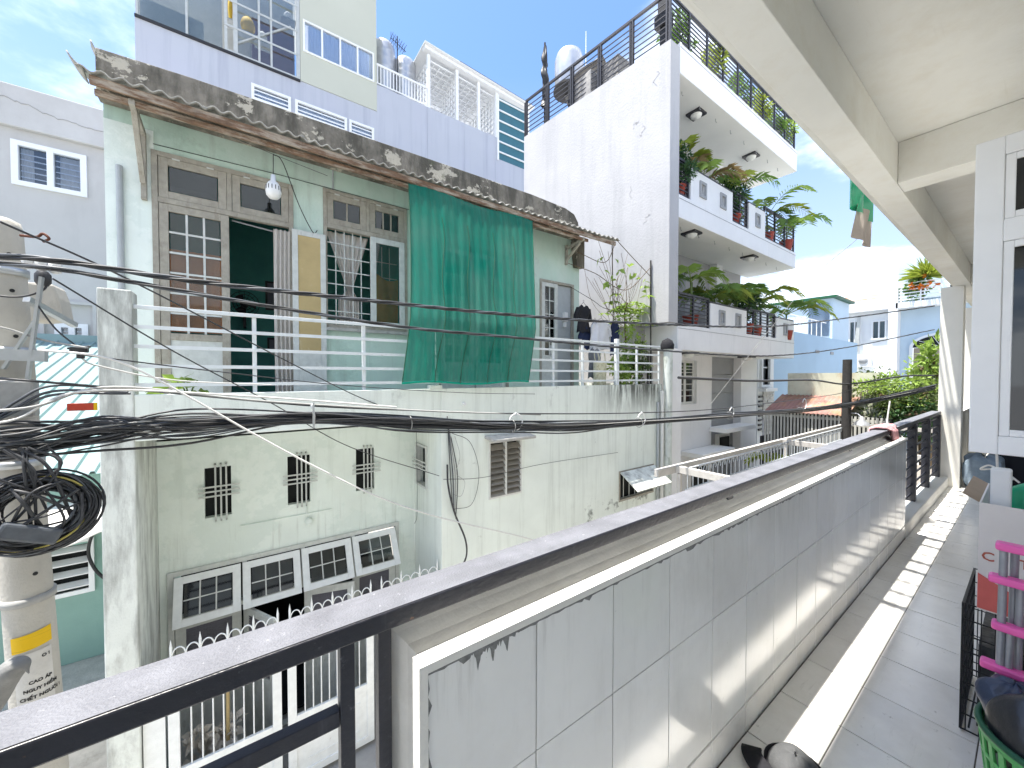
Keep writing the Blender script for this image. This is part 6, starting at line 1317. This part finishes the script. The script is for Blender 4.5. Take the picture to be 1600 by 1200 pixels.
BX = thing('white_carton', 'open white carton with a red printed base on top of the wire crate', 'carton', (3.0, -.05, .53))
bx = (2.70, 3.22, -.29, .145, .53, 1.01)
wall('x', bx[0], bx[0] + .006, bx[2], bx[3], bx[4], bx[5]).build('carton_side', 'carton', BX); wall('y', bx[3] - .006, bx[3], bx[0] + .006, bx[1], bx[4], bx[5]).build('carton_side', 'carton', BX); wall('y', bx[2], bx[2] + .006, bx[0] + .006, bx[1], bx[4], bx[5]).build('carton_side', 'carton', BX); wall('x', bx[1] - .006, bx[1], bx[2] + .006, bx[3] - .006, bx[4], bx[5]).build('carton_side', 'carton', BX)
MB().box(bx[0], bx[2], bx[4] - .006, bx[1], bx[3], bx[4]).build('carton_base', 'carton', BX)
MB().prism([(bx[3] - .001, bx[4] + .001), (bx[3] - .001, bx[4] + .16), (bx[3] - .12, bx[4] + .09), (bx[3] - .26, bx[4] + .055), (bx[2], bx[4] + .05), (bx[2], bx[4] + .001)], 0, bx[0] - .003, bx[0] - .001).build('red_print', 'carton_red', BX)
text_mesh('C    TÂN', .055, 'print_red', lambda x, y: (bx[0] - .002, .03 - x, .755 + y), 'lettering', BX, .0008)
MB().grid(2, 4, lambda u, v: (bx[0] + .52 * u, bx[3] + .05 * v - .0, bx[5] + .03 * v)).build('carton_flap', 'carton_brown', BX)
b = MB(); b.tube([(2.95, .02, .75), (2.95, .02, 1.04), (2.95, -.02, 1.07)], .05, 12, rr=[.06, .06, .04]); tag(b.build('green_bottle', 'bottle_green'), 'green bottle lying in the top of the white carton', 'bottle')
tag(MB().box(2.78, .06, .7, 2.84, .12, 1.16).build('paper_roll', 'white_plastic', bev=.008), 'white paper packet standing at the carton corner', 'packet')
RK = thing('step_rack', 'small grey tube rack with pink plastic rungs before the carton', 'rack', (2.45, -.05, FZ))
for z, yo in ((.93, .085), (.80, .10), (.62, .09), (.455, .115)):
    b = MB(); b.box(2.335, -.28, z - .016, 2.385, yo, z + .014); b.build('pink_rung', 'pink_plastic', RK, bev=.008)
for k, (y, x, z0, z1) in enumerate(((.07, 2.36, FZ, .93), (.045, 2.40, FZ, .93), (.03, 2.38, FZ, .80), (-.24, 2.36, FZ, .93), (.05, 2.36, .3, .62))): MB().tube([(x, y, z0), (x, y - .005, z1)], .011, 8).build('tube_leg', 'grey_tube', RK)
BK = thing('laundry_basket', 'green pierced plastic basket in the lower right corner', 'basket', (2.1, -.02, FZ))
def bk(u, v, r0=.165, r1=.205): a = u * 6.283; r_ = r0 + (r1 - r0) * v; return (2.22 + r_ * math.cos(a), -.095 + r_ * math.sin(a), FZ + .02 + .40 * v)
nseg = 64
b = MB()
for j, (v0, v1) in enumerate(((0, .06), (.20, .24), (.38, .42), (.56, .60), (.74, .78), (.92, 1.0))): b.grid(nseg, 1, lambda u, v, v0=v0, v1=v1: bk(u, v0 + (v1 - v0) * v))
for k in range(nseg):
    u0 = k / nseg; s_ = .006 * (1 if k % 2 else -1); b.quad(bk(u0, .05), bk(u0 + .009, .05), bk(u0 + .009 + s_, .93), bk(u0 + s_, .93))
b.build('basket_wall', 'green_plastic', BK, solid=.006)
MB().tube([bk(k / 48, 1.0) for k in range(49)], .011, 8).build('basket_rim', 'dark_green_plastic', BK)
MB().lathe([(.16, 0), (.165, .012), (.001, .013)], (2.22, -.095, FZ + .004), 24).build('basket_base', 'green_plastic', BK)
def blob(name, c, rad, m_, label, seed, cat='bag', amp=.16):
    q = random.Random(seed); ph = [q.uniform(0, 6.28) for _ in range(6)]
    def fn(u, v):
        a = u * 6.283; t_ = .02 + v * 3.1; k_ = 1 + amp * (math.sin(3 * a + ph[0] + 2 * t_) * .5 + math.sin(5 * a + ph[1] - 3 * t_) * .35 + math.sin(9 * a + ph[2]) * .25 * math.sin(4 * t_ + ph[3]))
        return (c[0] + rad[0] * k_ * math.cos(a) * math.sin(t_), c[1] + rad[1] * k_ * math.sin(a) * math.sin(t_), c[2] - rad[2] * k_ * math.cos(t_))
    return tag(MB().grid(56, 36, fn).build(name, m_), label, cat)
blob('black_bag', (2.22, -.10, .30), (.19, .185, .20), 'black_bag', 'black plastic bag filling the green basket', 5)
blob('navy_bag', (2.27, .03, .385), (.10, .085, .075), 'navy_bag', 'crumpled navy bag on the rim of the green basket', 6)
# dark sacks and tied denim bundle further along
q = random.Random(71)
def sack(u, v):
    a = u * 6.283; t_ = .03 + v * 3.08; sp_ = lambda c_: math.copysign(abs(c_) ** .45, c_)
    k_ = 1 + .05 * math.sin(4 * a + 3 * t_) + .035 * math.sin(11 * a - 5 * t_) + .03 * math.sin(7 * t_ + 2 * a)
    return (8.95 + .24 * k_ * sp_(math.cos(a)) * math.sin(t_) ** .45, .45 + .19 * k_ * sp_(math.sin(a)) * math.sin(t_) ** .45, .15 - .245 * sp_(math.cos(t_)) + (.03 * math.sin(5 * a) if v > .6 else 0))
tag(MB().grid(64, 36, sack).build('denim_sack', 'denim_grey'), 'grey denim sack tied with white string under the shutter', 'sack')
b = MB(); b.tube(smoothpath([(8.5, .30, FZ), (8.45, .30, .15), (8.46, .31, .40), (8.4, .33, .9)]), .014, 6)
b.tube(smoothpath([(8.45, .3, .30), (8.42, .38, .34), (8.44, .45, .27), (8.44, .36, .29)]), .012, 5); b.tube(smoothpath([(8.45, .3, .30), (8.4, .22, .26), (8.4, .12, .16)]), .012, 5); b.tube(smoothpath([(8.45, .3, .30), (8.4, .24, .20), (8.4, .17, .19)]), .010, 5)
tag(b.build('tied_string', 'white_string'), 'white string knotted in front of the denim sack', 'string')
b = MB(); b.box(9.3, -.28, FZ + .002, 11.0, .42, 1.25); tag(b.build('dark_cabinet', 'black_void', bev=.02), 'black covered cabinet against the wall under the shutter', 'cabinet')
b = MB(); b.box(5.4, -.26, FZ + .002, 6.5, .17, .12); tag(b.build('shoe_box', 'carton', bev=.008), 'pale low box on the floor behind the carton', 'box')
b = MB(); b.box(4.6, -.28, FZ + .002, 6.9, -.05, .95); tag(b.build('dark_shelf', 'black_void', bev=.02), 'dark shelf unit along the walkway wall', 'shelf')
tag(MB().grid(8, 8, lambda u, v: (11.2 + .1 * math.sin(u * 9), .35 + .25 * u, .25 + .7 * v)).build('teal_cloth', 'sheet_blue', solid=.01), 'teal cloth hanging far along the walkway', 'cloth')
# grey and black cap at the bottom edge
T = thing('baseball_hat', 'grey and black peaked hat lying on the floor at the bottom edge', 'hat', (1.83, .60, FZ))
cz = FZ
MB().grid(30, 12, lambda u, v: (1.865 + .10 * math.cos(u * 6.283) * math.cos(v * 1.5), .565 + .10 * math.sin(u * 6.283) * math.cos(v * 1.5), cz + .012 + .075 * math.sin(v * 1.5) + .006 * math.sin(u * 19))).build('hat_crown', 'sneaker_grey', T)
MB().grid(20, 8, lambda u, v: (1.835 + (.09 + .065 * v) * math.cos(1.75 + u * 1.9), .585 + (.09 + .075 * v) * math.sin(1.75 + u * 1.9), cz + .045 + .018 * math.sin(u * 3.14) - .03 * v)).build('hat_visor', 'cloth_black', T, solid=.008)
MB().tube([(1.865 + .102 * math.cos(a), .565 + .102 * math.sin(a), cz + .022) for a in [6.283 * k / 28 for k in range(29)]], .010, 6).build('hat_band', 'cloth_black', T)

# ------------------------------------------------------------------ put each single-mesh thing's origin at its base
for o in list(C.objects):
    if o.parent is None and o.type == 'MESH' and o.data.users == 1 and o.location.length < 1e-6 and 'category' in o:
        co = [v.co for v in o.data.vertices]; c = Vector(((min(p.x for p in co) + max(p.x for p in co)) / 2, (min(p.y for p in co) + max(p.y for p in co)) / 2, min(p.z for p in co)))
        o.data.transform(Matrix.Translation(-c)); o.location = c
        for ch in o.children: ch.matrix_parent_inverse = Matrix.Translation(-c)
